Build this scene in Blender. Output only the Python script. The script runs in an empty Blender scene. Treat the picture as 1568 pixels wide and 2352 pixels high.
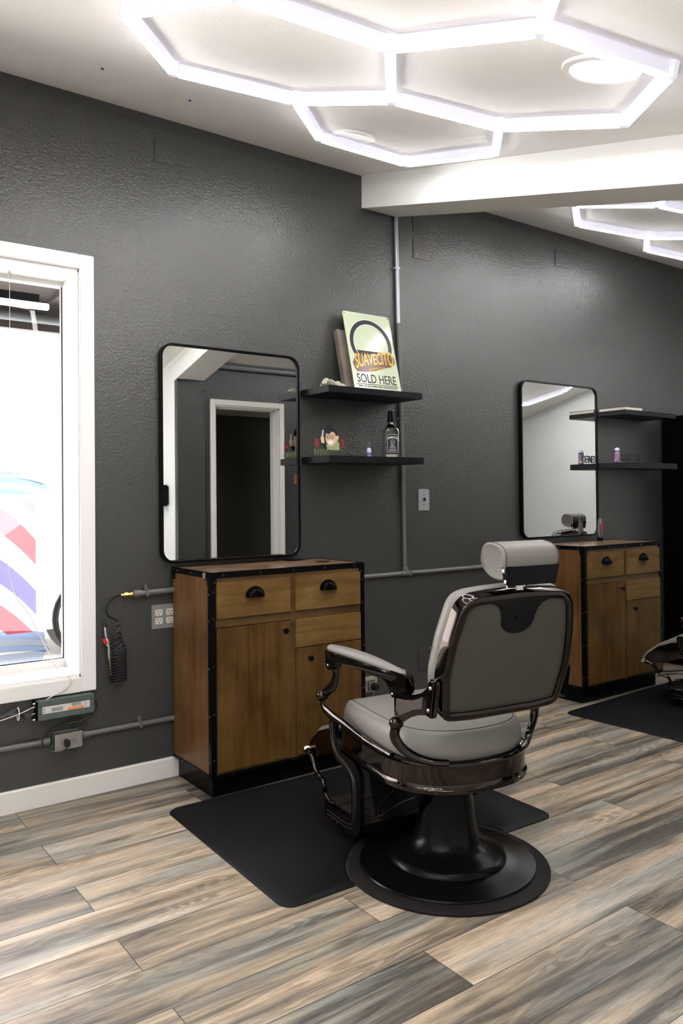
import bpy, bmesh, math, random
from math import sin, cos, pi, atan2, sqrt, radians
from mathutils import Vector, Matrix
random.seed(7)
S = bpy.context.scene
COL = S.collection
# ------------------------------------------------------------------ camera
cd = bpy.data.cameras.new('camera'); cam = bpy.data.objects.new('camera', cd); COL.objects.link(cam)
YAW, PIT, ROL = .62938, .012846, -.009702
F = Vector((sin(YAW)*cos(PIT), cos(YAW)*cos(PIT), sin(PIT)))
R = Vector((cos(YAW), -sin(YAW), 0)); U = R.cross(F)
R2 = R*cos(ROL)+U*sin(ROL); U2 = -R*sin(ROL)+U*cos(ROL)
M = Matrix((R2, U2, -F)).transposed().to_4x4(); M.translation = Vector((0, -3.4, 1.2631))
cam.matrix_world = M
cd.sensor_fit = 'VERTICAL'; cd.sensor_height = 36; cd.lens = 1822.2/2352*36; cd.shift_y = -57.6/2352
cd.clip_start = .05; cd.clip_end = 200
cd.dof.use_dof = True; cd.dof.focus_distance = 3.0; cd.dof.aperture_fstop = 8
S.camera = cam
# ------------------------------------------------------------------ world, exposure
w = bpy.data.worlds.new('daylight'); S.world = w; w.use_nodes = True
bg = w.node_tree.nodes['Background']
DAY = 9.0
bg.inputs[0].default_value = (1, .99, .98, 1); bg.inputs[1].default_value = DAY
vs = S.view_settings; vs.view_transform = 'Standard'; vs.look = 'None'; vs.gamma = 1; vs.use_curve_mapping = False
vs.exposure = 0.50
LED = 30.0
# window portal: tells the renderer where the daylight comes in
pl = bpy.data.lights.new('window_daylight', 'AREA'); pl.shape = 'RECTANGLE'; pl.size = 2.05; pl.size_y = 1.7
pl.cycles.is_portal = True
po = bpy.data.objects.new('window_daylight', pl); COL.objects.link(po); po.location = (.06, .27, 1.39); po.rotation_euler = (-pi/2, 0, 0)

# ------------------------------------------------------------------ node helpers
class NT:
    def __init__(s, name, rough=.5, metal=0., spec=.5, col=(.5, .5, .5)):
        s.m = bpy.data.materials.new(name); s.m.use_nodes = True; s.t = s.m.node_tree; s.n = s.t.nodes
        s.b = s.n['Principled BSDF']
        s.set('Base Color', (*col, 1)); s.set('Roughness', rough); s.set('Metallic', metal); s.set('Specular IOR Level', spec)
        s._o = None
    def set(s, k, v):
        if isinstance(v, bpy.types.NodeSocket): s.t.links.new(v, s.b.inputs[k])
        else: s.b.inputs[k].default_value = v
    def inp(s, nd, i, v):
        if v is None: return
        if isinstance(v, bpy.types.NodeSocket): s.t.links.new(v, nd.inputs[i])
        else: nd.inputs[i].default_value = v
    def obj(s):
        if s._o is None: s._o = s.n.new('ShaderNodeTexCoord').outputs['Object']
        return s._o
    def sep(s, v):
        nd = s.n.new('ShaderNodeSeparateXYZ'); s.inp(nd, 0, v); return nd.outputs
    def comb(s, x=0, y=0, z=0):
        nd = s.n.new('ShaderNodeCombineXYZ'); s.inp(nd, 0, x); s.inp(nd, 1, y); s.inp(nd, 2, z); return nd.outputs[0]
    def mth(s, op, a, b=None, c=None):
        nd = s.n.new('ShaderNodeMath'); nd.operation = op; s.inp(nd, 0, a); s.inp(nd, 1, b); s.inp(nd, 2, c); return nd.outputs[0]
    def vm(s, op, a, b=None):
        nd = s.n.new('ShaderNodeVectorMath'); nd.operation = op; s.inp(nd, 0, a); s.inp(nd, 1, b); return nd.outputs[0]
    def noise(s, v, scale, det=3, rough=.5, dist=0., col=False):
        nd = s.n.new('ShaderNodeTexNoise'); s.inp(nd, 'Vector', v)
        nd.inputs['Scale'].default_value = scale; nd.inputs['Detail'].default_value = det
        nd.inputs['Roughness'].default_value = rough; nd.inputs['Distortion'].default_value = dist
        return nd.outputs[1 if col else 0]
    def ramp(s, f, stops, interp='LINEAR'):
        nd = s.n.new('ShaderNodeValToRGB'); s.inp(nd, 0, f); r = nd.color_ramp; r.interpolation = interp
        while len(r.elements) < len(stops): r.elements.new(.5)
        for e, (p, c) in zip(r.elements, stops):
            e.position = p; e.color = (*c, 1) if len(c) == 3 else c
        return nd.outputs[0]
    def mix(s, f, a, b, mode='MIX'):
        nd = s.n.new('ShaderNodeMix'); nd.data_type = 'RGBA'; nd.blend_type = mode
        s.inp(nd, 0, f); s.inp(nd, 6, a if isinstance(a, bpy.types.NodeSocket) else (*a, 1)); s.inp(nd, 7, b if isinstance(b, bpy.types.NodeSocket) else (*b, 1))
        return nd.outputs[2]
    def bump(s, h, strength, dist=.002):
        nd = s.n.new('ShaderNodeBump'); nd.inputs['Strength'].default_value = strength; nd.inputs['Distance'].default_value = dist
        s.inp(nd, 'Height', h); s.t.links.new(nd.outputs[0], s.b.inputs['Normal'])

def plain(name, col, rough=.5, metal=0., spec=.5, nscale=0, nbump=.2, ndist=.001, vary=0.):
    k = NT(name, rough, metal, spec, col)
    if vary:
        n = k.noise(k.obj(), 9, 4)
        k.set('Base Color', k.mix(n, tuple(c*(1-vary) for c in col), tuple(min(1, c*(1+vary)) for c in col)))
    if nscale: k.bump(k.noise(k.obj(), nscale, 4, .6), nbump, ndist)
    return k.m
def emit(name, col, st):
    k = NT(name, .5, 0, .2, col); k.set('Emission Color', (*col, 1)); k.set('Emission Strength', st); return k.m
def wood(name, cols, axis=2, rough=.38, spec=.5):
    k = NT(name, rough, 0, spec)
    sc = [16., 16., 16.]; sc[axis] = 1.1
    o = k.vm('MULTIPLY', k.obj(), tuple(sc))
    g = k.noise(o, 1.6, 5, .6, .6)
    f = k.noise(k.vm('MULTIPLY', k.obj(), tuple(6*c for c in sc)), 2.2, 4, .6)
    b = k.noise(k.obj(), 4.2, 4, .6, .4)
    base = k.ramp(k.mth('ADD', k.mth('MULTIPLY', g, .45), k.mth('MULTIPLY', b, .55)), [(.36, cols[0]), (.5, cols[1]), (.62, cols[2])])
    fine = k.ramp(f, [(.3, (.72, .7, .68)), (.6, (1, 1, 1))])
    k.set('Base Color', k.mix(.8, base, fine, 'MULTIPLY'))
    k.set('Roughness', k.mth('MULTIPLY_ADD', b, .25, rough-.12))
    k.bump(f, .08, .001)
    return k.m

def floor_mat():
    k = NT('wood_plank_laminate', .32, 0, .45)
    x, y, z = k.sep(k.obj())
    row = k.mth('DIVIDE', k.mth('SUBTRACT', -.0055, y) if False else k.mth('MULTIPLY_ADD', y, -1.0, -.0055), .192)
    rf = k.mth('FLOOR', row); fy = k.mth('FRACT', row)
    par = k.mth('FLOORED_MODULO', rf, 2.0)
    xs = k.mth('DIVIDE', k.mth('SUBTRACT', k.mth('SUBTRACT', x, .82), k.mth('MULTIPLY', par, .66)), 1.32)
    cf = k.mth('FLOOR', xs); fx = k.mth('FRACT', xs)
    wn = k.n.new('ShaderNodeTexWhiteNoise'); wn.noise_dimensions = '3D'; k.inp(wn, 0, k.comb(rf, cf, 3.3))
    rnd = wn.outputs[0]; rc = k.sep(wn.outputs[1])
    off = k.comb(k.mth('MULTIPLY', rc[0], 40.), k.mth('MULTIPLY', rc[1], 23.), k.mth('MULTIPLY', rc[2], 9.))
    def g(sx, sy): return k.vm('ADD', k.comb(k.mth('MULTIPLY', x, sx), k.mth('MULTIPLY', y, sy), 0.), off)
    n1 = k.noise(g(.55, 9.), 1.2, 4, .55, .5)
    n2 = k.noise(g(1.1, 15.), 1.3, 5, .6, .4)
    n3 = k.noise(g(2.2, 9.), 1.0, 3, .5, .9)
    lvl = k.mth('ADD', k.mth('MULTIPLY', n1, .6), k.mth('ADD', k.mth('MULTIPLY', n2, .45), k.mth('MULTIPLY_ADD', rnd, .12, -.09)))
    base = k.ramp(lvl, [(.385, (.135, .118, .098)), (.43, (.27, .225, .175)), (.50, (.44, .355, .26)), (.56, (.64, .50, .365)), (.66, (.80, .67, .53))])
    grey = k.ramp(lvl, [(.385, (.105, .10, .09)), (.5, (.34, .325, .285)), (.66, (.62, .59, .52))])
    base = k.mix(k.ramp(k.noise(g(.9, 6.), 1.4, 2), [(.45, (0, 0, 0)), (.62, (.9, .9, .9))]), base, grey)
    base = k.mix(k.ramp(n3, [(.60, (0, 0, 0)), (.72, (.45, .45, .45))]), base, (.30, .35, .32))
    # cathedral grain lines
    cn = k.noise(g(.9, 6.5), 1.0, 2, .5, .35)
    ln = k.mth('SINE', k.mth('MULTIPLY', cn, 210.))
    lines = k.ramp(ln, [(.0, (.60, .58, .56)), (.25, (.90, .90, .90)), (.45, (1, 1, 1))])
    lm = k.ramp(k.noise(g(1.4, 12.), 1.3, 3), [(.40, (0, 0, 0)), (.66, (.85, .85, .85))])
    base = k.mix(lm, base, k.mix(1., base, lines, 'MULTIPLY'))
    fine = k.ramp(k.noise(g(9., 170.), 1.5, 4, .65), [(.36, (.60, .58, .56)), (.54, (1, 1, 1))])
    base = k.mix(.75, base, fine, 'MULTIPLY')
    base = k.mix(1., base, (.86, .86, .86), 'MULTIPLY')
    # knots
    vo = k.n.new('ShaderNodeTexVoronoi'); k.inp(vo, 'Vector', g(2.0, 7.)); vo.inputs['Scale'].default_value = 1.
    kn = k.ramp(vo.outputs[0], [(.05, (.32, .31, .28)), (.20, (1, 1, 1))])
    base = k.mix(.8, base, kn, 'MULTIPLY')
    sy = k.mth('MINIMUM', fy, k.mth('SUBTRACT', 1., fy)); sx = k.mth('MINIMUM', fx, k.mth('SUBTRACT', 1., fx))
    seam = k.mth('MINIMUM', k.mth('MULTIPLY', sy, .192), k.mth('MULTIPLY', sx, 1.32))
    sm = k.ramp(k.mth('MULTIPLY', seam, 100.), [(.08, (.22, .2, .2)), (.2, (1, 1, 1))])
    base = k.mix(1., base, sm, 'MULTIPLY')
    k.set('Base Color', base)
    k.set('Roughness', k.mth('MULTIPLY_ADD', n2, .18, .30))
    k.bump(k.mth('MULTIPLY', k.mth('ADD', k.mth('MULTIPLY', fine, .3), sm), 1.), .25, .0006)
    return k.m

def wall_mat(name, col, rough=.36, st=.55, spec=.5):
    k = NT(name, rough, 0, spec, col)
    a = k.noise(k.obj(), 85, 3, .55, .3); b = k.noise(k.obj(), 9, 3, .6); c = k.noise(k.obj(), 260, 2, .5)
    big = k.noise(k.obj(), 1.7, 3)
    amp = k.ramp(k.noise(k.obj(), 2.3, 3, .5), [(.3, (.6, .6, .6)), (.7, (1, 1, 1))])
    h = k.mth('ADD', k.mth('MULTIPLY', a, amp), k.mth('MULTIPLY', c, .18))
    k.bump(k.mth('ADD', h, k.mth('MULTIPLY', big, .6)), st, .0035)
    k.set('Roughness', k.mth('MULTIPLY_ADD', big, .08, rough-.04))
    k.set('Base Color', k.mix(big, tuple(c*.94 for c in col), tuple(c*1.06 for c in col)))
    return k.m

def glass_mat(name, tint=(1, 1, 1), ior=1.45, rough=.0):
    m = bpy.data.materials.new(name); m.use_nodes = True; t = m.node_tree; t.nodes.clear()
    o = t.nodes.new('ShaderNodeOutputMaterial'); mx = t.nodes.new('ShaderNodeMixShader'); tr = t.nodes.new('ShaderNodeBsdfTransparent')
    gl = t.nodes.new('ShaderNodeBsdfGlossy'); tr.inputs[0].default_value = (*tint, 1); gl.inputs['Roughness'].default_value = rough
    fr = t.nodes.new('ShaderNodeFresnel'); fr.inputs[0].default_value = ior
    t.links.new(fr.outputs[0], mx.inputs[0]); t.links.new(tr.outputs[0], mx.inputs[1]); t.links.new(gl.outputs[0], mx.inputs[2]); t.links.new(mx.outputs[0], o.inputs[0])
    return m
def film_mat(name, col, alpha):
    m = bpy.data.materials.new(name); m.use_nodes = True; t = m.node_tree; t.nodes.clear()
    o = t.nodes.new('ShaderNodeOutputMaterial'); mx = t.nodes.new('ShaderNodeMixShader'); tr = t.nodes.new('ShaderNodeBsdfTransparent')
    a = t.nodes.new('ShaderNodeAddShader'); d = t.nodes.new('ShaderNodeBsdfDiffuse'); tl = t.nodes.new('ShaderNodeBsdfTranslucent')
    tr.inputs[0].default_value = (*col, 1)
    for q in (d, tl): q.inputs[0].default_value = (*[c*.5 for c in col], 1)
    mx.inputs[0].default_value = alpha
    t.links.new(d.outputs[0], a.inputs[0]); t.links.new(tl.outputs[0], a.inputs[1])
    t.links.new(tr.outputs[0], mx.inputs[1]); t.links.new(a.outputs[0], mx.inputs[2]); t.links.new(mx.outputs[0], o.inputs[0])
    return m

# ------------------------------------------------------------------ materials
GREY = wall_mat('dark_grey_wall_paint', (.0435, .0442, .043), .29, .9, .75)
WHITEW = wall_mat('white_wall_paint', (.87, .88, .87), .5, .25)
CEIL = wall_mat('textured_ceiling_paint', (.87, .84, .82), .8, .5)
BEAMM = wall_mat('white_beam_paint', (.87, .86, .84), .55, .2)
FLOOR = floor_mat()
TRIM = plain('white_trim_paint', (.76, .73, .70), .35, 0, .5, 30, .1)
FRAMEW = plain('white_window_frame_paint', (.84, .83, .81), .4)
CONDG = plain('grey_painted_conduit', (.13, .13, .125), .38, .0, .5, 40, .15)
CONDW = plain('bare_metal_conduit', (.42, .43, .47), .35, .6, .5)
BLK = plain('black_painted_metal', (.0035, .0035, .004), .24, 0, .10)
BLKM = plain('matte_black_metal', (.003, .003, .0035), .24, 0, .13, 60, .04)
RUB = plain('ribbed_black_rubber', (.011, .010, .0095), .55, 0, .15, 90, .2)
MATM = plain('black_rubber_mat', (.0085, .0085, .010), .5, 0, .14, 200, .25, .0006, .25)
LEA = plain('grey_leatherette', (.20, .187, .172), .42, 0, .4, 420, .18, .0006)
LEAB = plain('shaded_grey_leatherette', (.068, .064, .056), .5, 0, .35, 420, .15, .0006)  # same leatherette, darkened for the shade on the back of the seat
SEAM = plain('dark_seam_thread', (.05, .047, .043), .7)
CHR = plain('black_chrome', (.052, .043, .040), .07, 1., .5)
CHRT = plain('textured_dark_casting', (.09, .075, .07), .35, .9, .5, 500, .5)
CHB = plain('bright_chrome', (.62, .60, .58), .16, 1.)
MIR = plain('mirror_glass', (.92, .94, .93), .0, 1.)
TIN = plain('pale_green_enamelled_tin', (.60, .68, .48), .12, 0, .8)
SHELF = wood('black_wood_laminate', [(.006, .006, .007), (.009, .009, .010), (.013, .013, .014)], 0, .38, .15)
WDR = wood('golden_brown_stained_plywood', [(.095, .050, .014), (.165, .093, .027), (.215, .13, .043)], 0, .36, .3)
WDO = wood('dark_brown_stained_plywood', [(.048, .022, .005), (.098, .049, .012), (.135, .071, .020)], 2, .36, .3)
WSI = wood('red_brown_stained_plywood', [(.08, .034, .011), (.15, .073, .026), (.20, .105, .043)], 2, .36, .3)
WTO = wood('worn_reddish_top_plywood', [(.10, .05, .025), (.20, .115, .065), (.26, .16, .10)], 0, .22)
WFR = wood('brown_face_frame_wood', [(.045, .022, .007), (.095, .05, .016), (.14, .082, .028)], 0)
BOARD = wood('grey_weathered_board', [(.12, .10, .08), (.19, .16, .13), (.24, .21, .18)], 2, .6)
GLASS = glass_mat('clear_window_glass', (1, 1, 1), 1.22); BOTG = glass_mat('clear_bottle_glass', (.88, .92, .88))
TUBE = emit('lit_led_diffuser', (1., .985, .97), LED)
HOUS = NT('frosted_led_housing', .4, 0, .5, (.55, .55, .6)); HOUS.set('Emission Color', (.86, .84, 1, 1)); HOUS.set('Emission Strength', .38); HOUS = HOUS.m
CLR = plain('clear_plastic_connector', (.88, .88, .9), .2)
PLATE = plain('grey_outlet_plate', (.23, .215, .22), .4)
PLATEM = plain('satin_steel_plate', (.42, .40, .37), .35, .8)
IVORY = plain('ivory_plastic', (.60, .58, .50), .35)
DARKH = plain('dark_hole', (.01, .01, .01), .8)
BRASS = plain('brass', (.75, .52, .18), .28, 1.)
SILV = plain('satin_silver', (.6, .6, .6), .3, 1.)
REDP = plain('red_plastic', (.6, .02, .015), .4)
CBLK = plain('black_cord_rubber', (.008, .008, .009), .3)
TEAL = plain('green_grey_anodised_aluminium', (.12, .155, .142), .4, .5)
LABW = plain('white_label_paper', (.62, .60, .60), .6)
ORG = plain('orange_ink', (.85, .25, .02), .5)
INK = plain('black_ink', (.012, .012, .014), .4)
INKG = plain('dark_green_ink', (.03, .035, .02), .5)
WHT = plain('white_ink', (.8, .8, .8), .5)
GOLD = plain('orange_gold_ink', (.85, .43, .02), .2, 0, .6)
BRN = plain('dark_brown_ink', (.12, .035, .015), .2, 0, .6)
REDI = plain('red_ink', (.45, .02, .02), .5)
BLUI = plain('blue_ink', (.05, .07, .35), .5)
PURP = plain('purple_ink', (.16, .12, .42), .5)
LILAC = plain('lilac_plastic', (.62, .58, .75), .35)
SKIN = plain('peach_ink', (.70, .48, .32), .5)
OLIV = plain('olive_green_ink', (.30, .36, .15), .5)
PAPER = plain('cream_paper', (.72, .69, .58), .7)
WIREP = plain('pale_pink_wire', (.70, .58, .52), .5)
STEEL = plain('worn_steel_plate', (.10, .085, .072), .42, .8, .5, 60, .3, .002, .5)

# ------------------------------------------------------------------ object helpers
def tag(o, label=None, cat=None, group=None, kind=None):
    if label: o['label'] = label
    if cat: o['category'] = cat
    if group: o['group'] = group
    if kind: o['kind'] = kind
    return o
def thing(name, label, cat, loc=(0, 0, 0), rz=0., group=None):
    o = bpy.data.objects.new(name, None); o.empty_display_size = .05; COL.objects.link(o)
    o.location = loc; o.rotation_euler = (0, 0, rz); return tag(o, label, cat, group)
def obj(name, bm, mat, parent=None, smooth=True, label=None):
    bmesh.ops.recalc_face_normals(bm, faces=bm.faces)
    me = bpy.data.meshes.new(name); bm.to_mesh(me); bm.free()
    mats = mat if isinstance(mat, (list, tuple)) else [mat]
    for q in mats: me.materials.append(q)
    if smooth:
        me.polygons.foreach_set('use_smooth', [True]*len(me.polygons))
        me.set_sharp_from_angle(angle=radians(38))
    o = bpy.data.objects.new(name, me); COL.objects.link(o)
    if parent: o.parent = parent
    if label: o['label'] = label
    return o
def B(): return bmesh.new()
def box(bm, x0, x1, y0, y1, z0, z1, bev=0., mi=0):
    vs_ = [bm.verts.new(p) for p in ((x0, y0, z0), (x1, y0, z0), (x1, y1, z0), (x0, y1, z0), (x0, y0, z1), (x1, y0, z1), (x1, y1, z1), (x0, y1, z1))]
    fs = [bm.faces.new([vs_[i] for i in f]) for f in ((0, 3, 2, 1), (4, 5, 6, 7), (0, 1, 5, 4), (1, 2, 6, 5), (2, 3, 7, 6), (3, 0, 4, 7))]
    for f in fs: f.material_index = mi
    if bev:
        es = list({e for f in fs for e in f.edges}); bmesh.ops.bevel(bm, geom=es, offset=bev, segments=2, affect='EDGES', clamp_overlap=True)
    return vs_
def bx(*a, **k): bm = B(); box(bm, *a, **k); return bm
def loft(bm, loops, cap0=True, cap1=True, closed=True, mi=0):
    rs = [[bm.verts.new(p) for p in L] for L in loops]; n = len(rs[0])
    for a, b in zip(rs, rs[1:]):
        for i in range(n if closed else n-1):
            j = (i+1) % n
            try: bm.faces.new((a[i], a[j], b[j], b[i])).material_index = mi
            except ValueError: pass
    if cap0: bm.faces.new(rs[0][::-1]).material_index = mi
    if cap1: bm.faces.new(rs[-1]).material_index = mi
    return rs
def lathe(bm, prof, seg=48, c=(0, 0, 0), ax='Z', mi=0):
    loops = []
    for r, h in prof:
        L = []
        for i in range(seg):
            a = 2*pi*i/seg; p = (max(r, 1e-4)*cos(a), max(r, 1e-4)*sin(a), h)
            if ax == 'Y': p = (p[0], p[2], -p[1])
            if ax == 'X': p = (p[2], p[0], p[1])
            L.append((p[0]+c[0], p[1]+c[1], p[2]+c[2]))
        loops.append(L)
    loft(bm, loops, mi=mi)
def crom(pts, n=8, closed=False):
    P = [Vector(p) for p in pts]; out = []
    m_ = len(P)
    for i in range(m_ if closed else m_-1):
        if closed: p0, p1, p2, p3 = P[i-1], P[i], P[(i+1) % m_], P[(i+2) % m_]
        else: p0, p1, p2, p3 = P[max(i-1, 0)], P[i], P[i+1], P[min(i+2, m_-1)]
        for k in range(n):
            t = k/n; t2 = t*t; t3 = t2*t
            out.append(.5*((2*p1)+(p2-p0)*t+(2*p0-5*p1+4*p2-p3)*t2+(3*p1-p0-3*p2+p3)*t3))
    if not closed: out.append(P[-1].copy())
    return out
def tube(bm, pts, r, seg=10, closed=False, ra=None, up=(0, 0, 1), mi=0):
    """sweep an ellipse: r across 'side', ra (defaults r) across the other axis; r may be a list"""
    P = [Vector(p) for p in pts]; n = len(P); loops = []; prev = None
    for i in range(n):
        if closed: t = P[(i+1) % n]-P[i-1]
        else: t = P[min(i+1, n-1)]-P[max(i-1, 0)]
        t.normalize()
        if prev is None:
            u_ = Vector(up)
            if abs(t.dot(u_)) > .95: u_ = Vector((1, 0, 0)) if abs(t.x) < .9 else Vector((0, 1, 0))
            a = (u_-t*u_.dot(t)).normalized()
        else: a = (prev-t*prev.dot(t)).normalized()
        prev = a; b = t.cross(a)
        r1 = r[i] if isinstance(r, (list, tuple)) else r
        r2 = (ra[i] if isinstance(ra, (list, tuple)) else ra) if ra is not None else r1
        loops.append([P[i]+b*(r1*cos(2*pi*k/seg))+a*(r2*sin(2*pi*k/seg)) for k in range(seg)])
    if closed: loops.append(loops[0]); 
    if closed:
        rs = [[bm.verts.new(p) for p in L] for L in loops[:-1]]
        for i in range(len(rs)):
            a_, b_ = rs[i], rs[(i+1) % len(rs)]
            for j in range(seg): bm.faces.new((a_[j], a_[(j+1) % seg], b_[(j+1) % seg], b_[j])).material_index = mi
    else: loft(bm, loops, mi=mi)
def lerp(a, b, t): return a+(b-a)*t
def prism(bm, pts2, d0, d1, f, bev=0., mi=0):
    """pts2 outline, f(u,v,d)->xyz"""
    a = [bm.verts.new(f(u, v, d0)) for u, v in pts2]; b = [bm.verts.new(f(u, v, d1)) for u, v in pts2]; n = len(a)
    fs = [bm.faces.new(a[::-1]), bm.faces.new(b)]
    for i in range(n): fs.append(bm.faces.new((a[i], a[(i+1) % n], b[(i+1) % n], b[i])))
    for q in fs: q.material_index = mi
    if bev:
        es = list({e for q in fs[:2] for e in q.edges}); bmesh.ops.bevel(bm, geom=es, offset=bev, segments=2, affect='EDGES', clamp_overlap=True)
FX = lambda u, v, d: (d, u, v)      # outline in y,z ; depth along x
FY = lambda u, v, d: (u, d, v)      # outline in x,z ; depth along y
FZ = lambda u, v, d: (u, v, d)
def rrect(x0, x1, y0, y1, r, n=5):
    o = []
    for cx, cy, a0 in ((x1-r, y0+r, -pi/2), (x1-r, y1-r, 0), (x0+r, y1-r, pi/2), (x0+r, y0+r, pi)):
        for i in range(n+1):
            a = a0+pi/2*i/n; o.append((cx+r*cos(a), cy+r*sin(a)))
    return o
def rpoly(pts, rads, n=5):
    """polygon with rounded corners"""
    o = []; N = len(pts)
    for i in range(N):
        p = Vector(pts[i]); a = Vector(pts[i-1])-p; b = Vector(pts[(i+1) % N])-p
        r = rads[i] if isinstance(rads, (list, tuple)) else rads
        a.normalize(); b.normalize(); ang = a.angle(b); d = min(r/math.tan(ang/2), .48*min((Vector(pts[i-1])-p).length, (Vector(pts[(i+1) % N])-p).length))
        A, C_ = p+a*d, p+b*d
        for k in range(n+1):
            t = k/n; q = A*(1-t)**2+p*2*t*(1-t)+C_*t*t; o.append((q.x, q.y))
    return o
def inset(pts, d):
    """offset closed 2-D outline (ccw): positive d goes outward"""
    n = len(pts); o = []
    ar = sum(pts[i-1][0]*pts[i][1]-pts[i][0]*pts[i-1][1] for i in range(n)); sg = 1 if ar > 0 else -1
    for i in range(n):
        t = Vector(pts[(i+1) % n])-Vector(pts[i-1])
        if t.length < 1e-9: t = Vector((1, 0))
        t.normalize(); o.append((pts[i][0]+sg*t.y*d, pts[i][1]-sg*t.x*d))
    return o
def resample(pts, n):
    P = [Vector(p) for p in pts]; L = [0.]
    for i in range(len(P)): L.append(L[-1]+(P[(i+1) % len(P)]-P[i]).length)
    o = []; j = 0
    for k in range(n):
        s_ = L[-1]*k/n
        while L[j+1] < s_: j += 1
        t = (s_-L[j])/max(1e-9, L[j+1]-L[j]); q = P[j].lerp(P[(j+1) % len(P)], t); o.append((q.x, q.y))
    return o
def textmesh(s, size, ext=.0004, warp=None, fit=None, bold=0.):
    cu = bpy.data.curves.new('lettering', 'FONT'); cu.body = s; cu.size = size; cu.extrude = ext; cu.align_x = 'CENTER'; cu.align_y = 'BOTTOM_BASELINE'; cu.resolution_u = 3; cu.offset = bold
    to = bpy.data.objects.new('lettering', cu); COL.objects.link(to); dg = bpy.context.evaluated_depsgraph_get(); dg.update()
    me = bpy.data.meshes.new_from_object(to.evaluated_get(dg)); bpy.data.objects.remove(to)
    bm = B(); bm.from_mesh(me)
    xs = [v.co.x for v in bm.verts]; ys = [v.co.y for v in bm.verts]; cx = (min(xs)+max(xs))/2
    sx = fit[0]/(max(xs)-min(xs)) if fit else 1; sy = fit[1]/(max(ys)-min(ys)) if fit and fit[1] else sx if fit else 1; y0 = min(ys) if fit else 0
    for v in bm.verts:
        v.co.x = (v.co.x-cx)*sx; v.co.y = (v.co.y-y0)*sy
        if warp: v.co.y = warp(v.co.x, v.co.y)
    return bm
def text(name, s, size, M_, mat, parent, **k):
    bm = textmesh(s, size, **k); bmesh.ops.transform(bm, matrix=M_, verts=bm.verts); return obj(name, bm, mat, parent, smooth=False)
def front(x, y, z):       # text plane: facing -y
    return Matrix.Translation((x, y, z)) @ Matrix.Rotation(pi/2, 4, 'X')
def copy_tree(o, parent=None):
    c = o.copy(); COL.objects.link(c); c.parent = parent
    for ch in list(o.children): copy_tree(ch, c)
    return c
def struct(name, bm, mat, parent=None, smooth=False):
    o = obj(name, bm, mat, parent, smooth)
    if parent is None: o['kind'] = 'structure'
    return o
SL = .254
def cz(y): return 3.01+SL*y
def wallbox(bm, x0, x1, y0, y1, z0, z1=None):
    v = box(bm, x0, x1, y0, y1, z0, 1)
    for q in v[4:]: q.co.z = cz(q.co.y)+.02 if z1 is None else z1

# ================================================================== ROOM
XL, XR, YB, YP = -1.6, 7.55, -4.5, -2.5
bm = B(); box(bm, XL-.15, XR+.15, YB-.15, .25, -.12, 0); struct('floor', bm, FLOOR)
bm = B(); v = box(bm, XL-.15, XR+.15, YB-.15, .25, 0, 1)
for i, q in enumerate(v): q.co.z = cz(q.co.y)+(0 if i < 4 else .15)
struct('ceiling', bm, CEIL)
bm = B(); WX0, WX1, WZ0, WZ1 = -.97, 1.09, .51, 2.25
wallbox(bm, XL-.15, WX0, 0, .25, 0); wallbox(bm, WX1, XR+.15, 0, .25, 0)
wallbox(bm, WX0, WX1, 0, .25, 0, WZ0); wallbox(bm, WX0, WX1, 0, .25, WZ1)
struct('wall_back', bm, GREY)
bm = B(); wallbox(bm, XR, XR+.15, YB-.15, 0, 0); struct('wall_right', bm, WHITEW)
bm = B(); wallbox(bm, XL-.15, XL, YB-.15, 0, 0)
struct('wall_left', bm, WHITEW)
bm = B(); wallbox(bm, XL, XR, YB-.15, YB, 0); struct('wall_rear', bm, WHITEW)
bm = B(); DX0, DX1, DZ = 2.985, 3.60, 2.03
wallbox(bm, 2.645, DX0, YP-.11, YP, 0); wallbox(bm, DX1, 5.1, YP-.11, YP, 0); wallbox(bm, DX0, DX1, YP-.11, YP, DZ)
struct('wall_front', bm, GREY)
bm = B(); wallbox(bm, 2.63, 2.73, YB, YP, 0); struct('wall_inner', bm, WHITEW)
bm = B(); wallbox(bm, 5.1, 5.2, YB, YP, 0); struct('wall_inner', bm, WHITEW)
bm = B(); wallbox(bm, 2.73, 5.1, -3.75, -3.65, 0); struct('wall_dark_backing', bm, plain('doorway_shade_colour', (.11, .11, .095), .6))  # extra wall behind the doorway; dark colour stands in for the room's shade
# pilaster under the beam end
bm = B(); wallbox(bm, 2.635, 2.87, YP, YP+.05, 0); struct('trim_4', bm, GREY)
# beam
bm = B(); v = box(bm, 2.63, 2.87, YP, 0, 0, 1)
for i, q in enumerate(v): q.co.z = cz(q.co.y)+(.01 if i > 3 else -.176)
struct('trim_1', bm, BEAMM)
# baseboards
bm = B(); prism(bm, [(-.014, 0), (0, 0), (0, .089), (-.009, .089), (-.014, .084)], XL, 1.535, FX); struct('baseboard_back', bm, TRIM)
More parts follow.
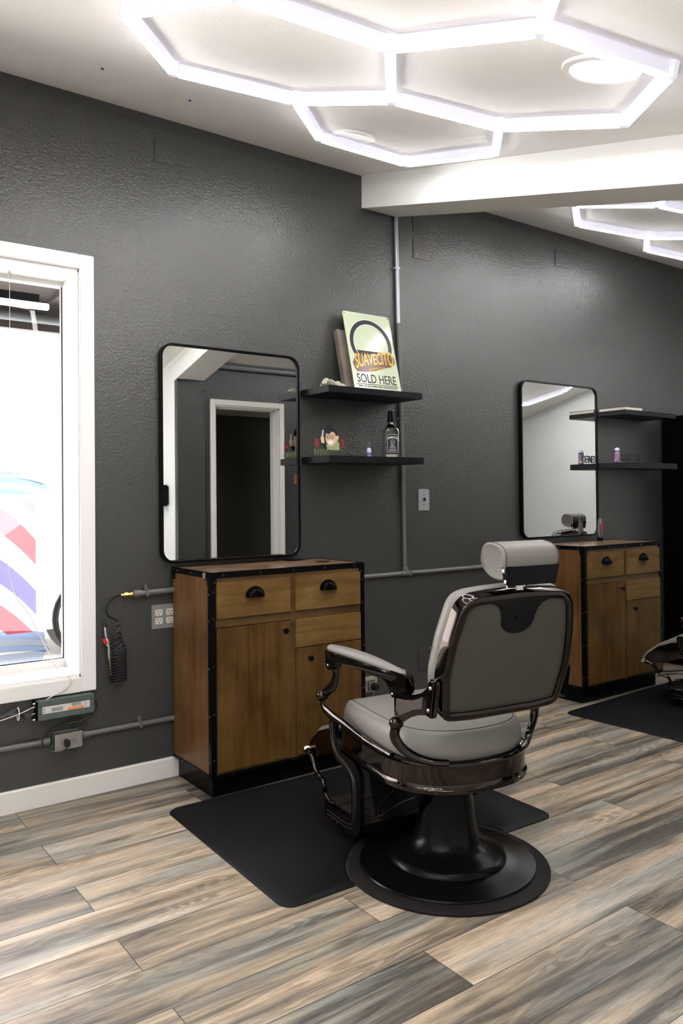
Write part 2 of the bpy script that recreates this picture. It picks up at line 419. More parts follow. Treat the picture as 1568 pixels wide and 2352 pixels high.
# window: casing, jamb lining, frame, glass
wr = bpy.data.objects.new('window_1', None); COL.objects.link(wr); wr.location = (.06, .1, 1.38); wr['kind'] = 'structure'
def wo(name, bm, mat, smooth=False):
    bmesh.ops.translate(bm, vec=(-.06, -.1, -1.38), verts=bm.verts); return obj(name, bm, mat, wr, smooth)
bm = B(); c = .062
box(bm, WX1, WX1+c, -.02, .0, WZ0-c, WZ1+c, .003); box(bm, WX0-c, WX0, -.02, 0, WZ0-c, WZ1+c, .003)
box(bm, WX0, WX1, -.02, 0, WZ1, WZ1+c, .003); box(bm, WX0, WX1, -.02, 0, WZ0-c, WZ0, .003)
wo('casing', bm, FRAMEW)
bm = B()
box(bm, WX1-.004, WX1+.02, -.002, .25, WZ0, WZ1); box(bm, WX0-.02, WX0+.004, -.002, .25, WZ0, WZ1); box(bm, WX0, WX1, -.002, .25, WZ1-.012, WZ1+.02)
box(bm, WX0, WX1, -.002, .25, WZ0-.03, WZ0+.012); box(bm, WX0, WX1, .2, .25, WZ0, WZ0+.045); box(bm, WX0, WX1, .205, .25, WZ1-.03, WZ1)
wo('jamb', bm, FRAMEW)
bm = B()
box(bm, WX1-.008, WX1-.003, .212, .222, WZ0+.04, WZ1-.02); box(bm, WX0, WX1, .212, .222, WZ0+.044, WZ0+.048)
wo('gasket', bm, plain('dark_window_gasket', (.02, .02, .03), .6))
wo('pane', bx(WX0, WX1, .222, .228, WZ0+.03, WZ1-.02), GLASS)
# door opening in the inner wall
dr = bpy.data.objects.new('door_1', None); COL.objects.link(dr); dr.location = (3.29, YP, 0); dr['kind'] = 'structure'
bm = B(); x0, x1 = DX0-3.29, DX1-3.29
for q in ((x0-.045, x0, 0, .018, 0, DZ+.045), (x1, x1+.045, 0, .018, 0, DZ+.045), (x0, x1, 0, .018, DZ, DZ+.045)): box(bm, *q, bev=.003)
obj('door_casing', bm, TRIM, dr, False)
bm = B()
for q in ((x0-.01, x0+.012, -.13, .0, 0, DZ), (x1-.012, x1+.01, -.13, 0, 0, DZ), (x0, x1, -.13, 0, DZ-.012, DZ+.01), (x1-.024, x1-.012, -.09, -.05, 0, DZ), (x0+.012, x0+.024, -.09, -.05, 0, DZ), (x0, x1, -.09, -.05, DZ-.024, DZ-.012)): box(bm, *q)
obj('door_jamb', bm, TRIM, dr, False)

# ------------------------------------------------------------------ outside
bm = B(); box(bm, -30, 45, .25, 60, -.2, -.12); struct('trim_2', bm, plain('pale_concrete_pavement', (.62, .61, .58), .8))
ev = thing('roof_eave', 'dark brown roof eave seen through the top of the window', 'eave', (0, .3, 2.5))
bm = B(); v = box(bm, -6, 9, .0, 1.35, 0, .05)
for i, q in enumerate(v): q.co.z = (.12 if i < 4 else .17) - q.co.y*.12
for k in range(12): box(bm, -5.8+k*1.2, -5.7+k*1.2, .0, 1.3, -.04, .1)
obj('soffit', bm, plain('dark_brown_stained_soffit', (.035, .025, .022), .6), ev, False)
obj('fascia', bx(-6, 9, 1.35, 1.4, -.19, .17), plain('dark_brown_fascia', (.05, .035, .03), .6), ev, False)
bm = B(); tube(bm, [(-5, 1.28, -.13), (8.5, 1.28, -.13)], .03, 10); obj('eave_pipe', bm, plain('grey_eave_pipe', (.16, .17, .18), .5, .4), ev)
tl = thing('eave_tube_light', 'white lit strip light under the dark eave outside', 'light', (.5, 1.0, 2.31))
obj('strip', bx(-2, .75, -.015, .015, -.018, .014, bev=.004), emit('lit_strip_light', (1, 1, 1), 3.5), tl)
obj('mounting_channel', bx(-2, .70, -.006, .006, .014, .06), BLK, tl)
# parked car
car = thing('parked_car', 'white parked car with a dark wheel arch outside the window', 'car', (3.2, 4.6, -.12))
bm = B()
prof = rpoly([(-2.1, .25), (2.2, .25), (2.25, .75), (1.5, .92), (.8, 1.42), (-1.0, 1.45), (-1.7, .98), (-2.15, .85)], [.1, .1, .15, .2, .25, .25, .2, .12])
prism(bm, prof, -.85, .85, FY, .03)
obj('body', bm, plain('white_car_paint', (.75, .75, .76), .25, 0, .6), car)
bm = B(); prism(bm, rpoly([(-1.35, .95), (1.25, .95), (.75, 1.35), (-.95, 1.38)], .08), -.87, .87, FY)
obj('side_window', bm, plain('tinted_car_glass', (.50, .50, .5), .3), car)
for sx in (-.78, 1.35):
    bm = B(); lathe(bm, [(.375, -.88), (.375, -.6)], 32, (sx, 0, .33), 'Y'); obj('wheel_arch', bm, BLK, car)
    bm = B(); lathe(bm, [(.2, -.89), (.335, -.895), (.345, -.88), (.345, -.68), (.2, -.68)], 32, (sx, 0, .33), 'Y'); w_ = obj('wheel', bm, RUB, car)
    bm = B(); lathe(bm, [(.0, -.92), (.18, -.925), (.33, -.905), (.33, -.7)], 24, (sx, 0, .33), 'Y')
    obj('hub_cap', bm, plain('beige_hub_cap', (.6, .52, .45), .4, .3), w_)
fbd = thing('backdrop_building', 'pale low building added as a backdrop duller than the sky behind the decal', 'building', (2, 18, -.12))  # added backdrop hiding the bright sky so the translucent decal colours show
PALE = plain('pale_stucco', (.66, .65, .62), .8)
obj('wall', bx(-14, 22, 0, 6, 0, 4.3), PALE, fbd, False); obj('roof', bx(-14.3, 22.3, -.4, 6.2, 4.3, 4.5), PALE, fbd, False)
for k in range(9): obj('window', bx(-12+3.6*k, -10.4+3.6*k, -.03, .1, 1.2, 2.7), plain('pale_window_glass', (.5, .52, .55), .3) if k == 0 else bpy.data.materials['pale_window_glass'], fbd, False)
# palm tree
pt = thing('palm_tree', 'pale palm tree standing across the street outside', 'tree', (4.2, 11, -.12))
bm = B(); tube(bm, crom([(0, 0, 0), (.1, 0, 2), (.05, 0, 4), (.15, 0, 5.6)], 5), .12, 10); obj('trunk', bm, plain('pale_palm_trunk', (.5, .42, .34), .8), pt)
bm = B()
for i in range(22):
    a = i*2.4; l = random.uniform(1.0, 1.5); e = random.uniform(-.3, .9)
    p = [(0.15, 0, 5.6), (.15+cos(a)*l*.5, sin(a)*l*.5, 5.6+.5*l*e+.15), (.15+cos(a)*l, sin(a)*l, 5.6+.6*l*e-.35)]
    tube(bm, crom(p, 5), [.02, .05, .09, .11, .12, .12, .11, .1, .07, .04, .01], 6, ra=.012)
obj('fronds', bm, plain('dry_yellow_green_fronds', (.45, .36, .12), .7), pt)
tag(pt, kind=None)

# barber pole decal on the glass (faces in, thin vinyl film)
bp = thing('barber_pole_decal', 'large translucent barber pole sticker on the window glass', 'sticker', (.82, .221, .48))
def dec(name, polys, mat, d=.0):
    bm = B()
    for p in polys: prism(bm, p, -.0012-d, -d, FY)
    return obj(name, bm, mat, bp, False)
gl_ = [(.166*cos(a), .92+.166*sin(a)) for a in [pi*2*i/40 for i in range(40)] if .92+.166*sin(a) > .875]
dec('globe', [gl_], film_mat('white_film', (.97, .98, .98), .35))
def band(z0, z1, hw, sag=.035): return [(-hw, z0+sag*0), *[(-hw+2*hw*i/12, z0+sag*(1-abs(2*i/12-1)**2)) for i in range(1, 12)], (hw, z0), (hw+.006, (z0+z1)/2), (hw, z1), *[(hw-2*hw*i/12, z1+sag*(1-abs(2*i/12-1)**2)) for i in range(1, 12)], (-hw, z1), (-hw-.006, (z0+z1)/2)]
blu = film_mat('pale_blue_film', (.44, .50, .62), .25); blg = film_mat('pale_grey_blue_film', (.53, .56, .63), .2)
dec('cap', [band(.775, .80, .19), band(.825, .85, .2)], blu, .0015)
dec('cap_highlight', [band(.80, .825, .196), band(.85, .872, .18)], blg, .0015)
dec('glass_tube', [[(-.168, .2), (.168, .2), (.168, .775), (-.168, .775)]], film_mat('clear_film', (.98, .98, 1), .1), .0)
redf = film_mat('red_film', (1, .41, .43), .25); bluf = film_mat('violet_blue_film', (.46, .44, .66), .25)
def stripe(z0, th):
    f = lambda t: z0-.11*t-.036*t*t
    P = [(.148*t/10, f(t/10)) for t in range(-10, 11)]; P += [(x, z-th) for x, z in P[::-1]]
    return [(x, min(max(z, .205), .772)) for x, z in P]
dec('red_stripe', [stripe(.968, .112)], redf, .003)
dec('red_stripe', [stripe(.754, .112)], redf, .003)
dec('blue_stripe', [stripe(.53, .106)], bluf, .003)
dec('red_stripe', [stripe(.335, .108)], redf, .003)
dec('base_ring', [band(.165, .2, .18, .02), band(.11, .135, .2, .02), ], blu, .0015)
dec('base_cup', [[(-.19, .12), (.19, .12), (.17, .07), (.1, .025), (0, .01), (-.1, .025), (-.17, .07)], band(.135, .165, .19, .02)], blg, .0015)
# wires in the window
wb = thing('window_hook_wire', 'thin pale hook wire hanging at the top of the window', 'wire', (.847, .15, 2.235))
bm = B(); tube(bm, [(0, 0, 0), (0, 0, -.03)], .006, 8); tube(bm, [(0, 0, -.03), (.0, .0, -.62)], .0012, 6); obj('wire', bm, IVORY, wb)
bm = B(); tube(bm, crom([(.84, .19, 1.0), (.87, .18, .86), (.93, .17, .76), (1.0, .15, .6), (1.02, .08, .535), (1.04, -.024, .515), (1.03, -.028, .48), (.95, -.03, .445), (.88, -.045, .42), (.80, -.04, .395), (.66, -.035, .375), (.4, -.03, .37)], 8), .0022, 6)
tag(obj('thin_wire', bm, WIREP), 'thin pale pink wire draped over the window sill', 'wire')

# ================================================================== CEILING LIGHTS
N = Vector((0, SL, -1)).normalized()
def cpt(x, y, off): return Vector((x, y, cz(y)))+N*off
def hexfix(name, label, verts, edges):
    cx = sum(v[0] for v in verts)/len(verts); cy = sum(v[1] for v in verts)/len(verts); O = Vector((cx, cy, cz(cy)))
    t = thing(name, label, 'ceiling light', O, 0, 'hexagon tube light fixtures')
    for a, b in edges:
        A0, B0 = Vector((*verts[a], 0)), Vector((*verts[b], 0)); A = cpt(verts[a][0], verts[a][1], 0)-O; Bq = cpt(verts[b][0], verts[b][1], 0)-O
        d = (Bq-A).normalized(); A = A+d*.020; Bq = Bq-d*.020; s_ = d.cross(N).normalized()
        bm = B(); sec = [(-.013, .006), (.013, .006), (.0165, .0405), (-.0165, .0405)]
        loft(bm, [[P+s_*u+N*h for u, h in sec] for P in (A, Bq)])
        h = obj('light_tube', bm, HOUS, t, False)
        sec = [(-.0145, .040), (-.0145, .0445), (-.009, .0475), (.009, .0475), (.0145, .0445), (.0145, .040)]
        bm = B(); loft(bm, [[P+s_*u+N*h_ for u, h_ in sec] for P in (A, Bq)]); obj('lit_diffuser', bm, TUBE, h)
    for v in verts:
        P = cpt(v[0], v[1], 0)-O; bm = B(); X = Vector((1, 0, 0)); Y = N.cross(X)
        loft(bm, [[P+X*(.019*cos(pi/3*i))+Y*(.019*sin(pi/3*i))+N*h for i in range(6)] for h in (.0, .046)])
        obj('connector', bm, HOUS, t, False)
    return t
V = [(.849, -1.198), (1.167, -.822), (1.599, -.947), (1.773, -1.293), (1.456, -1.667), (.99, -1.592),
     (1.96, -.575), (2.437, -.601), (2.46, -1.138), (2.192, -1.407), (1.601, -2.092), (2.021, -2.191), (2.338, -1.834),
     (1.28, -2.44), (.81, -2.37), (.65, -1.97), (1.70, -2.54)]
E_ = [(0, 1), (1, 2), (2, 3), (3, 4), (4, 5), (5, 0), (2, 6), (6, 7), (7, 8), (8, 9), (9, 3), (4, 10), (10, 11), (11, 12), (12, 9), (10, 13), (13, 14), (14, 15), (15, 5), (13, 16)]
hexfix('hexagon_ceiling_light', 'white lit hexagon tube light on the ceiling nearest the camera, over the front chair', V, E_)
V2 = [(3.417, -.808), (3.879, -.471), (4.301, -.654), (3.508, -1.221), (3.23, -1.46), (4.723, -.373), (5.15, -.50), (5.22, -.98), (4.80, -1.18), (4.35, -1.02),
      (3.93, -1.52), (3.63, -1.9), (4.37, -1.43)]
V2 = [(3.417, -.808), (3.879, -.471), (4.301, -.654), (4.33, -1.08), (3.93, -1.38), (3.508, -1.221), (4.723, -.373), (5.16, -.47), (5.20, -.95), (4.78, -1.22), (3.17, -1.50), (3.95, -1.83), (4.80, -1.68), (4.38, -1.98)]
E2 = [(0, 1), (1, 2), (2, 3), (3, 4), (4, 5), (5, 0), (2, 6), (6, 7), (7, 8), (8, 9), (9, 3), (5, 10), (4, 11), (11, 13), (13, 12), (12, 9)]
hexfix('hexagon_ceiling_light', 'white lit hexagon tube light on the ceiling beyond the beam', V2, E2)
V3 = [(6.995, -2.70), (7.12, -2.25), (6.95, -1.86), (6.52, -1.80), (6.28, -2.16), (6.52, -2.62), (6.40, -1.38), (5.96, -1.36), (5.72, -1.74), (5.9, -2.14)]
hexfix('hexagon_ceiling_light', 'white lit hexagon tube light by the white end wall, seen in the far mirror', V3, [(0, 1), (1, 2), (2, 3), (3, 4), (4, 5), (5, 0), (3, 6), (6, 7), (7, 8), (8, 9), (9, 4)])
V4 = [(-.9+.46*1.732*.5*i, -2.6-.46*j) for i, j in ((0, 0),)]
h_ = []
for cx, cy in ((-.75, -2.0), (-.05, -2.4), (-.75, -2.8), (-.05, -3.2)): h_.append([(cx+.46*cos(pi*k/3), cy+.46*.97*sin(pi*k/3)) for k in range(6)])
V4, E4 = [], set()
for H_ in h_:
    idx = []
    for p in H_:
        q = next((i for i, v in enumerate(V4) if abs(v[0]-p[0])+abs(v[1]-p[1]) < .12), None)
        if q is None: V4.append(p); q = len(V4)-1
        idx.append(q)
    for a, b in zip(idx, idx[1:]+idx[:1]): E4.add((min(a, b), max(a, b)))
hexfix('hexagon_ceiling_light', 'white lit hexagon tube light added out of view to brighten the left side', V4, sorted(E4))  # extra unseen fixture, added to brighten the left floor, ceiling and wall
def disc(x, y, r, lit, label):
    O = cpt(x, y, 0); t = thing('recessed_light', label, 'ceiling light', O, 0)
    t.rotation_euler = (math.atan(SL), 0, 0)
    bm = B(); lathe(bm, [(r, .0), (r, -.004), (r*.97, -.008), (r*.80, -.010), (r*.78, -.006), (r*.78, 0)], 40); obj('trim_ring', bm, FRAMEW, t)
    bm = B(); lathe(bm, [(r*.775, .0), (r*.775, -.006), (0, -.007)], 40); obj('lens', bm, emit('lit_lens', (1, 1, 1), 3.) if lit else FRAMEW, t)
disc(2.09, -.65, .095, False, 'unlit white round recessed light inside the hexagon nearest the wall')
disc(1.97, -2.0, .115, True, 'lit round recessed light beside a hexagon tube at the right')
for x, y in ((1.033, -.475), (1.419, -.417)):
    bm = B(); P = cpt(x, y, 0); lathe(bm, [(.006, .003), (.006, -.003), (.003, -.005)], 10, P)
    tag(obj('ceiling_anchor', bm, plain('blue_plastic', (.03, .03, .3), .5)), 'small blue wall anchor in the ceiling, the one %s' % ('farther from the beam' if x < 1.2 else 'nearer the beam'), 'anchor')

# ================================================================== CONDUITS, WALL PLATES
def cond(name, label, pts, r=.0115, mats=CONDG, clamps=(), fits=()):
    t = thing(name, label, 'conduit', pts[0])
    O = Vector(pts[0]); bm = B(); tube(bm, [Vector(p)-O for p in pts], r, 12); obj('pipe', bm, mats, t)
    for c_, ax in clamps:
        bm = B(); c0 = Vector(c_)-O
        if ax == 'x': box(bm, c0.x-.007, c0.x+.007, c0.y-r-.003, c0.y+.0115, c0.z-r-.003, c0.z+r+.003, .002); box(bm, c0.x-.007, c0.x+.007, c0.y+.008, c0.y+.0135, c0.z+r, c0.z+r+.022, .002)
        else: box(bm, c0.x-r-.003, c0.x+r+.003, c0.y-r-.003, c0.y+.0115, c0.z-.007, c0.z+.007, .002); box(bm, c0.x-r-.022, c0.x-r, c0.y+.008, c0.y+.0135, c0.z-.007, c0.z+.007, .002)
        obj('clamp', bm, mats, t)
    for a, b in fits:
        bm = B(); tube(bm, [Vector(a)-O, Vector(b)-O], r+.0035, 12); obj('coupling', bm, mats, t)
    return t
cy0 = -.014
c_ = cond('electrical_conduit', 'vertical wall conduit under the beam, bare at the top and grey below', [(2.868, cy0, 2.232), (2.875, cy0, 2.0), (2.887, cy0, 1.62), (2.897, cy0, 1.1), (2.899, cy0, .865)], clamps=[((2.893, cy0, 1.7), 'z')], fits=[((2.899, cy0, .87), (2.899, cy0, .84)), ((2.889, cy0, 1.46), (2.888, cy0, 1.49))])
bm = B(); tube(bm, [(-.008, 0, .6), (0, 0, 0)], .0122, 12); q = obj('bare_pipe', bm, CONDW, c_, label='bare metal upper pipe')
bm = B(); box(bm, -.026, .010, -.014, .013, .30, .312, .002); obj('clamp', bm, CONDW, c_)
cond('electrical_conduit', 'grey horizontal wall conduit between the front cabinet and the barber chair headrest', [(2.30, cy0, .832), (2.9, cy0, .834), (3.98, cy0, .834)], clamps=[((2.93, cy0, .834), 'x')], fits=[((2.87, cy0, .834), (2.925, cy0, .834))])
cond('electrical_conduit', 'grey horizontal wall conduit low down left of the front cabinet', [(1.085, cy0-.006, .266), (1.3, cy0, .266), (1.51, cy0, .266)], clamps=[((1.35, cy0, .266), 'x')], fits=[((1.085, cy0-.006, .266), (1.115, cy0-.005, .266))])
cond('electrical_conduit', 'grey horizontal wall conduit under the window, left of the power box', [(.955, cy0-.006, .266), (.6, cy0, .266), (-1.58, cy0, .266)], fits=[((.955, cy0-.006, .266), (.92, cy0-.005, .266))])
cond('air_pipe', 'grey pipe stub feeding the coiled air hose', [(1.325, -.022, .845), (1.51, -.022, .848)], .0125, clamps=[((1.38, -.022, .846), 'x')], fits=[((1.318, -.022, .845), (1.352, -.022, .8455))])

PLG = plain('lighter_grey_plate_paint', (.095, .09, .085), .3, .2, .6, 60, .1)
def blank(x0, x1, z0, z1, label, scr=True, dy=.005):
    t = thing('blank_wall_plate', label, 'wall plate', ((x0+x1)/2, 0, (z0+z1)/2)); w_, h_ = (x1-x0)/2, (z1-z0)/2
    obj('plate', bx(-w_, w_, -dy, .002, -h_, h_, bev=.0015), PLG if scr else GREY, t)
    for sx in (-1, 1):
        bm = B(); lathe(bm, [(.003, -dy-.001), (.003, 0)], 10, (sx*w_*.6, 0, sx*h_*.6), 'Y'); obj('screw', bm, PLATEM if scr else GREY, t)
blank(1.437, 1.55, 2.80, 2.912, 'grey painted blank square plate high on the wall above the left mirror', False)
blank(2.995, 3.12, 2.625, 2.745, 'grey painted blank square plate with screws beside the beam', True)
blank(2.995, 3.12, 2.775, 2.86, 'grey painted blank plate just under the beam, topmost of two', False)
blank(4.245, 4.37, 2.785, 2.90, 'grey painted blank square plate high on the wall above the far mirror', False)
blank(3.003, 3.13, .275, .393, 'grey painted blank plate low behind the barber chair arm', False)
sw = thing('light_switch', 'grey light switch plate right of the vertical conduit', 'light switch', (3.055, 0, 1.243))
obj('plate', bx(-.042, .042, -.006, .001, -.062, .062, bev=.003), plain('silver_grey_plate', (.36, .36, .37), .4, .3), sw)
obj('toggle', bx(-.005, .005, -.018, -.004, -.006, .012, bev=.002), CBLK, sw)
for s_ in (-1, 1):
    bm = B(); lathe(bm, [(.003, -.0075), (.003, 0)], 10, (0, 0, s_*.030), 'Y'); obj('screw', bm, DARKH, sw)

def receptacle(t, cx, cz_, y, rot=False, w_=.017, mat=IVORY):
    bm = B(); o = [(cx+(.0175*max(-1, min(1, 1.25*cos(a)))), cz_+.0145*max(-1, min(1, 1.25*sin(a)))) for a in [2*pi*i/32 for i in range(32)]]
    if rot: o = [(cx+(z-cz_), cz_+(x-cx)) for x, z in o]
    prism(bm, o, y-.003, y+.001, FY, .0008); r_ = obj('receptacle', bm, mat, t)
    bm = B()
    for dx, hh in ((-.0062, .0085), (.0062, .0065)):
        if rot: box(bm, cx+.0005, cx+.0005+hh, y-.0036, y-.002, cz_+dx-.0011, cz_+dx+.0011)
        else: box(bm, cx+dx-.0011, cx+dx+.0011, y-.0036, y-.002, cz_+.0005, cz_+.0005+hh)
    if rot: lathe(bm, [(.0026, -.0036), (.0026, -.002)], 10, (cx-.0075, y, cz_), 'Y')
    else: lathe(bm, [(.0026, -.0036), (.0026, -.002)], 10, (cx, y, cz_-.0075), 'Y')
    obj('slots', bm, DARKH, r_, False)
qo = thing('wall_outlet', 'grey four socket wall outlet half hidden behind the front cabinet', 'outlet', (1.47, 0, .73))
obj('plate', bx(-.06, .06, -.006, .001, -.055, .055, bev=.003), PLATE, qo)
for cx in (-.0265, .0265):
    for c2 in (-.019, .019): receptacle(qo, cx, c2, -.0055)
jb = thing('power_box', 'steel surface outlet box on the wall below the window', 'outlet', (1.022, 0, .264))
obj('box', bx(-.055, .055, -.052, .0, -.033, .033, bev=.003), CONDG, jb)
obj('cover_plate', bx(-.06, .06, -.058, -.052, -.0365, .0365, bev=.003), PLATEM, jb)
receptacle(jb, -.021, .0, -.057, True, mat=PLATE); receptacle(jb, .021, 0, -.057, True, mat=PLATE)
gb = thing('power_box', 'pale steel outlet box low on the wall behind the front cabinet', 'outlet', (2.60, 0, .255))
obj('box', bx(-.07, .07, -.045, 0, -.038, .038, bev=.003), plain('pale_painted_steel', (.34, .33, .25), .5), gb)
bm = B(); box(bm, -.055, -.002, -.051, -.044, -.026, .026, .004); box(bm, .004, .05, -.051, -.044, -.026, .026, .004); obj('socket', bm, PLATE, gb)
pg = thing('power_plug', 'black round plug in the steel box behind the front cabinet', 'plug', (2.637, -.051, .25))
bm = B(); lathe(bm, [(.019, 0), (.021, -.02), (.015, -.036), (.0, -.037)], 20, (0, 0, 0), 'Y'); obj('plug_body', bm, CBLK, pg)
bm = B(); tube(bm, crom([(0, -.02, -.01), (-.03, -.03, -.05), (-.09, -.02, -.12), (-.2, -.01, -.2), (-.31, .03, -.24)], 6), .005, 8); obj('cord', bm, CBLK, pg)

# LED driver under the window
ld = thing('led_power_supply', 'green grey power supply box mounted under the window', 'power supply', (1.012, 0, .404))
bm = B(); prism(bm, [(-.058, -.038), (-.058, -.018), (-.054, -.016), (-.054, .016), (-.058, .018), (-.058, .038), (-.002, .038), (-.002, -.038)], -.112, .116, FX, .001)
obj('housing', bm, TEAL, ld, False)
obj('end_cap', bx(-.122, -.112, -.058, -.002, -.038, .038, bev=.002), BLK, ld)
obj('end_cap', bx(.116, .119, -.056, -.004, -.036, .036, bev=.001), TEAL, ld)
bm = B()
for z in (-.032, -.012, .012, .032):
    lathe(bm, [(.003, -.010), (.004, 0)], 8, (-.122, -.05 if abs(z) > .02 else -.035, z), 'X')
obj('end_screws', bm, SILV, ld)
lb = obj('label_sticker', bx(-.094, .100, -.0552, -.0538, -.0145, .0145), LABW, ld, False)
obj('orange_strip', bx(.01, .072, -.0558, -.0550, -.0135, -.003), ORG, lb, False)
text('strip_lettering', '400W  12V', .008, Matrix.Translation((.041, -.0559, -.0055)) @ Matrix.Rotation(pi/2, 4, 'X') @ Matrix.Rotation(pi, 4, 'Z'), LABW, lb, fit=(.046, .0055))
bm = B()
for r_ in range(5):
    box(bm, -.058, -.012, -.0556, -.055, -.009+r_*.003, -.0078+r_*.003); box(bm, .024, .062, -.0556, -.055, .001+r_*.0026, .002+r_*.0026)
for q in rrect(.078, .094, -.006, .008, .001): pass
for zz in (-.007, 0, .007): box(bm, .079, .084, -.0556, -.055, zz-.001, zz+.001); box(bm, -.09, -.083, -.0556, -.055, zz-.001, zz+.001)
obj('fine_print', bm, INKG, lb, False)
pc = ld; P0 = Vector((1.012, 0, .404)); pts = [(1.13, -.03, .41), (1.148, -.03, .395), (1.14, -.03, .36), (1.10, -.035, .335), (1.03, -.025, .325), (1.07, -.03, .312), (1.1, -.03, .325), (1.06, -.03, .345), (.99, -.03, .33), (.95, -.04, .315), (.918, -.055, .285), (.925, -.07, .25), (.96, -.085, .235), (.995, -.085, .237), (1.012, -.083, .25)]
bm = B(); tube(bm, [p-P0 for p in crom(pts, 8)], .0032, 8); pc = obj('power_cord', bm, CBLK, pc)
bm = B(); box(bm, 1.0-P0.x, 1.02-P0.x, -.092-P0.y, -.0605-P0.y, .246-P0.z, .276-P0.z, .004); obj('plug', bm, CBLK, pc)
pc = thing('low_voltage_wires', 'black wire bundle with a white cable tie under the window', 'wires', (.8, -.02, .42))
bm = B()
for k in range(6):
    o = random.uniform(-.01, .01); o2 = random.uniform(-.014, .014)
    tube(bm, crom([(.1, -.012, -.03+.01*k), (.06, -.01, -.035+o), (.02, -.008, -.01+o2), (-.05, -.006, -.028+o*.8), (-.12, -.006, -.04+o2), (-.3, -.004, -.05+o), (-.7, .0, -.06)], 6), .0026, 6)
obj('wires', bm, CBLK, pc)
bm = B(); tube(bm, [(.028+.012*0, -.016+.018*cos(a), -.018+.026*sin(a)) for a in [2*pi*i/16 for i in range(16)]], .002, 6, True); obj('cable_tie', bm, WHT, pc)

# coiled air hose
ah = thing('air_hose', 'black coiled air hose with brass fitting hanging by the window', 'air hose', (1.24, 0, .6)); P0 = Vector((1.24, 0, .6))
pts = [Vector(p) for p in crom([(1.262, -.022, .844), (1.235, -.022, .838), (1.207, -.022, .815), (1.196, -.022, .78), (1.212, -.022, .753), (1.236, -.022, .742), (1.247, -.024, .727), (1.238, -.035, .712)], 7)]
turns = 15
for i in range(turns*16+1):
    t = i/(turns*16); a = -2*pi*t*turns*1.0+.4
    r_ = .018+.016*min(1, t*3.2); z = .705-.20*t**.75 - .05*t if t < .8 else None
    z = .705-.235*(t**.72)
    tl_ = .012*(1-t)**.5
    pts.append(Vector((1.228+.014*min(1, t*3)+r_*cos(a), -.040+r_*.85*sin(a), z+tl_*cos(a))))
bm = B(); tube(bm, [p-P0 for p in pts], .0036, 7); obj('hose', bm, CBLK, ah)
bm = B(); lathe(bm, [(.006, 0), (.006, .012), (.0115, .013), (.0115, .032), (.0085, .034), (.0085, .044), (.0125, .045), (.0125, .052), (.009, .056)], 6, (1.262-P0.x, -.022, .8435-P0.z), 'X'); obj('brass_fitting', bm, BRASS, ah)
bg_ = thing('blow_gun', 'silver air blow gun with black tip and red lever beside the coiled hose', 'air gun', (1.2, -.03, .62)); P0 = Vector((1.2, -.03, .62))
def bt(name, pts, r, mat): bm = B(); tube(bm, [Vector(p)-P0 for p in pts], r, 10); obj(name, bm, mat, bg_)
bt('tip', [(1.189, -.02, .742), (1.1895, -.02, .725), (1.191, -.02, .712)], [.001, .006, .007], CBLK)
bt('barrel', [(1.191, -.02, .712), (1.1955, -.025, .66)], .006, SILV)
bt('valve', [(1.196, -.025, .66), (1.199, -.03, .65), (1.203, -.03, .63), (1.206, -.03, .61), (1.207, -.03, .585), (1.208, -.03, .57)], [.007, .008, .006, .009, .009, .006], PLATEM)
bt('stem', [(1.208, -.03, .57), (1.211, -.03, .53), (1.213, -.03, .50)], .0035, BRASS)
bt('lever_arm', [(1.204, -.035, .628), (1.191, -.04, .64)], .004, IVORY)
bm = B(); prism(bm, [(-.030, .044), (-.012, .046), (-.006, .022), (-.018, .022)], -.014, -.008, FY, .001); obj('red_lever', bm, REDP, bg_)

# ================================================================== MIRRORS
def mirror(x0, x1, z0, z1, label):
    t = thing('wall_mirror', label, 'mirror', ((x0+x1)/2, 0, z0), 0, 'black framed station mirrors'); w_ = (x1-x0)/2; h = z1-z0
    O = rrect(-w_, w_, 0, h, .062, 10); I = rrect(-w_+.011, w_-.011, .011, h-.011, .052, 10)
    bm = B()
    loft(bm, [[(u, y, v) for u, v in L] for L, y in ((I, -.002), (O, -.002), (O, -.030), (I, -.030), (I, -.022))], False, False)
    obj('frame', bm, BLK, t)
    bm = B(); prism(bm, rrect(-w_+.009, w_-.009, .009, h-.009, .053, 10), -.006, -.0225, FY); obj('glass', bm, MIR, t, False)
mirror(1.449, 2.196, .968, 1.975, 'large black framed rounded mirror above the front wooden cabinet')
mirror(3.862, 4.640, .985, 1.997, 'large black framed rounded mirror above the far wooden cabinet')

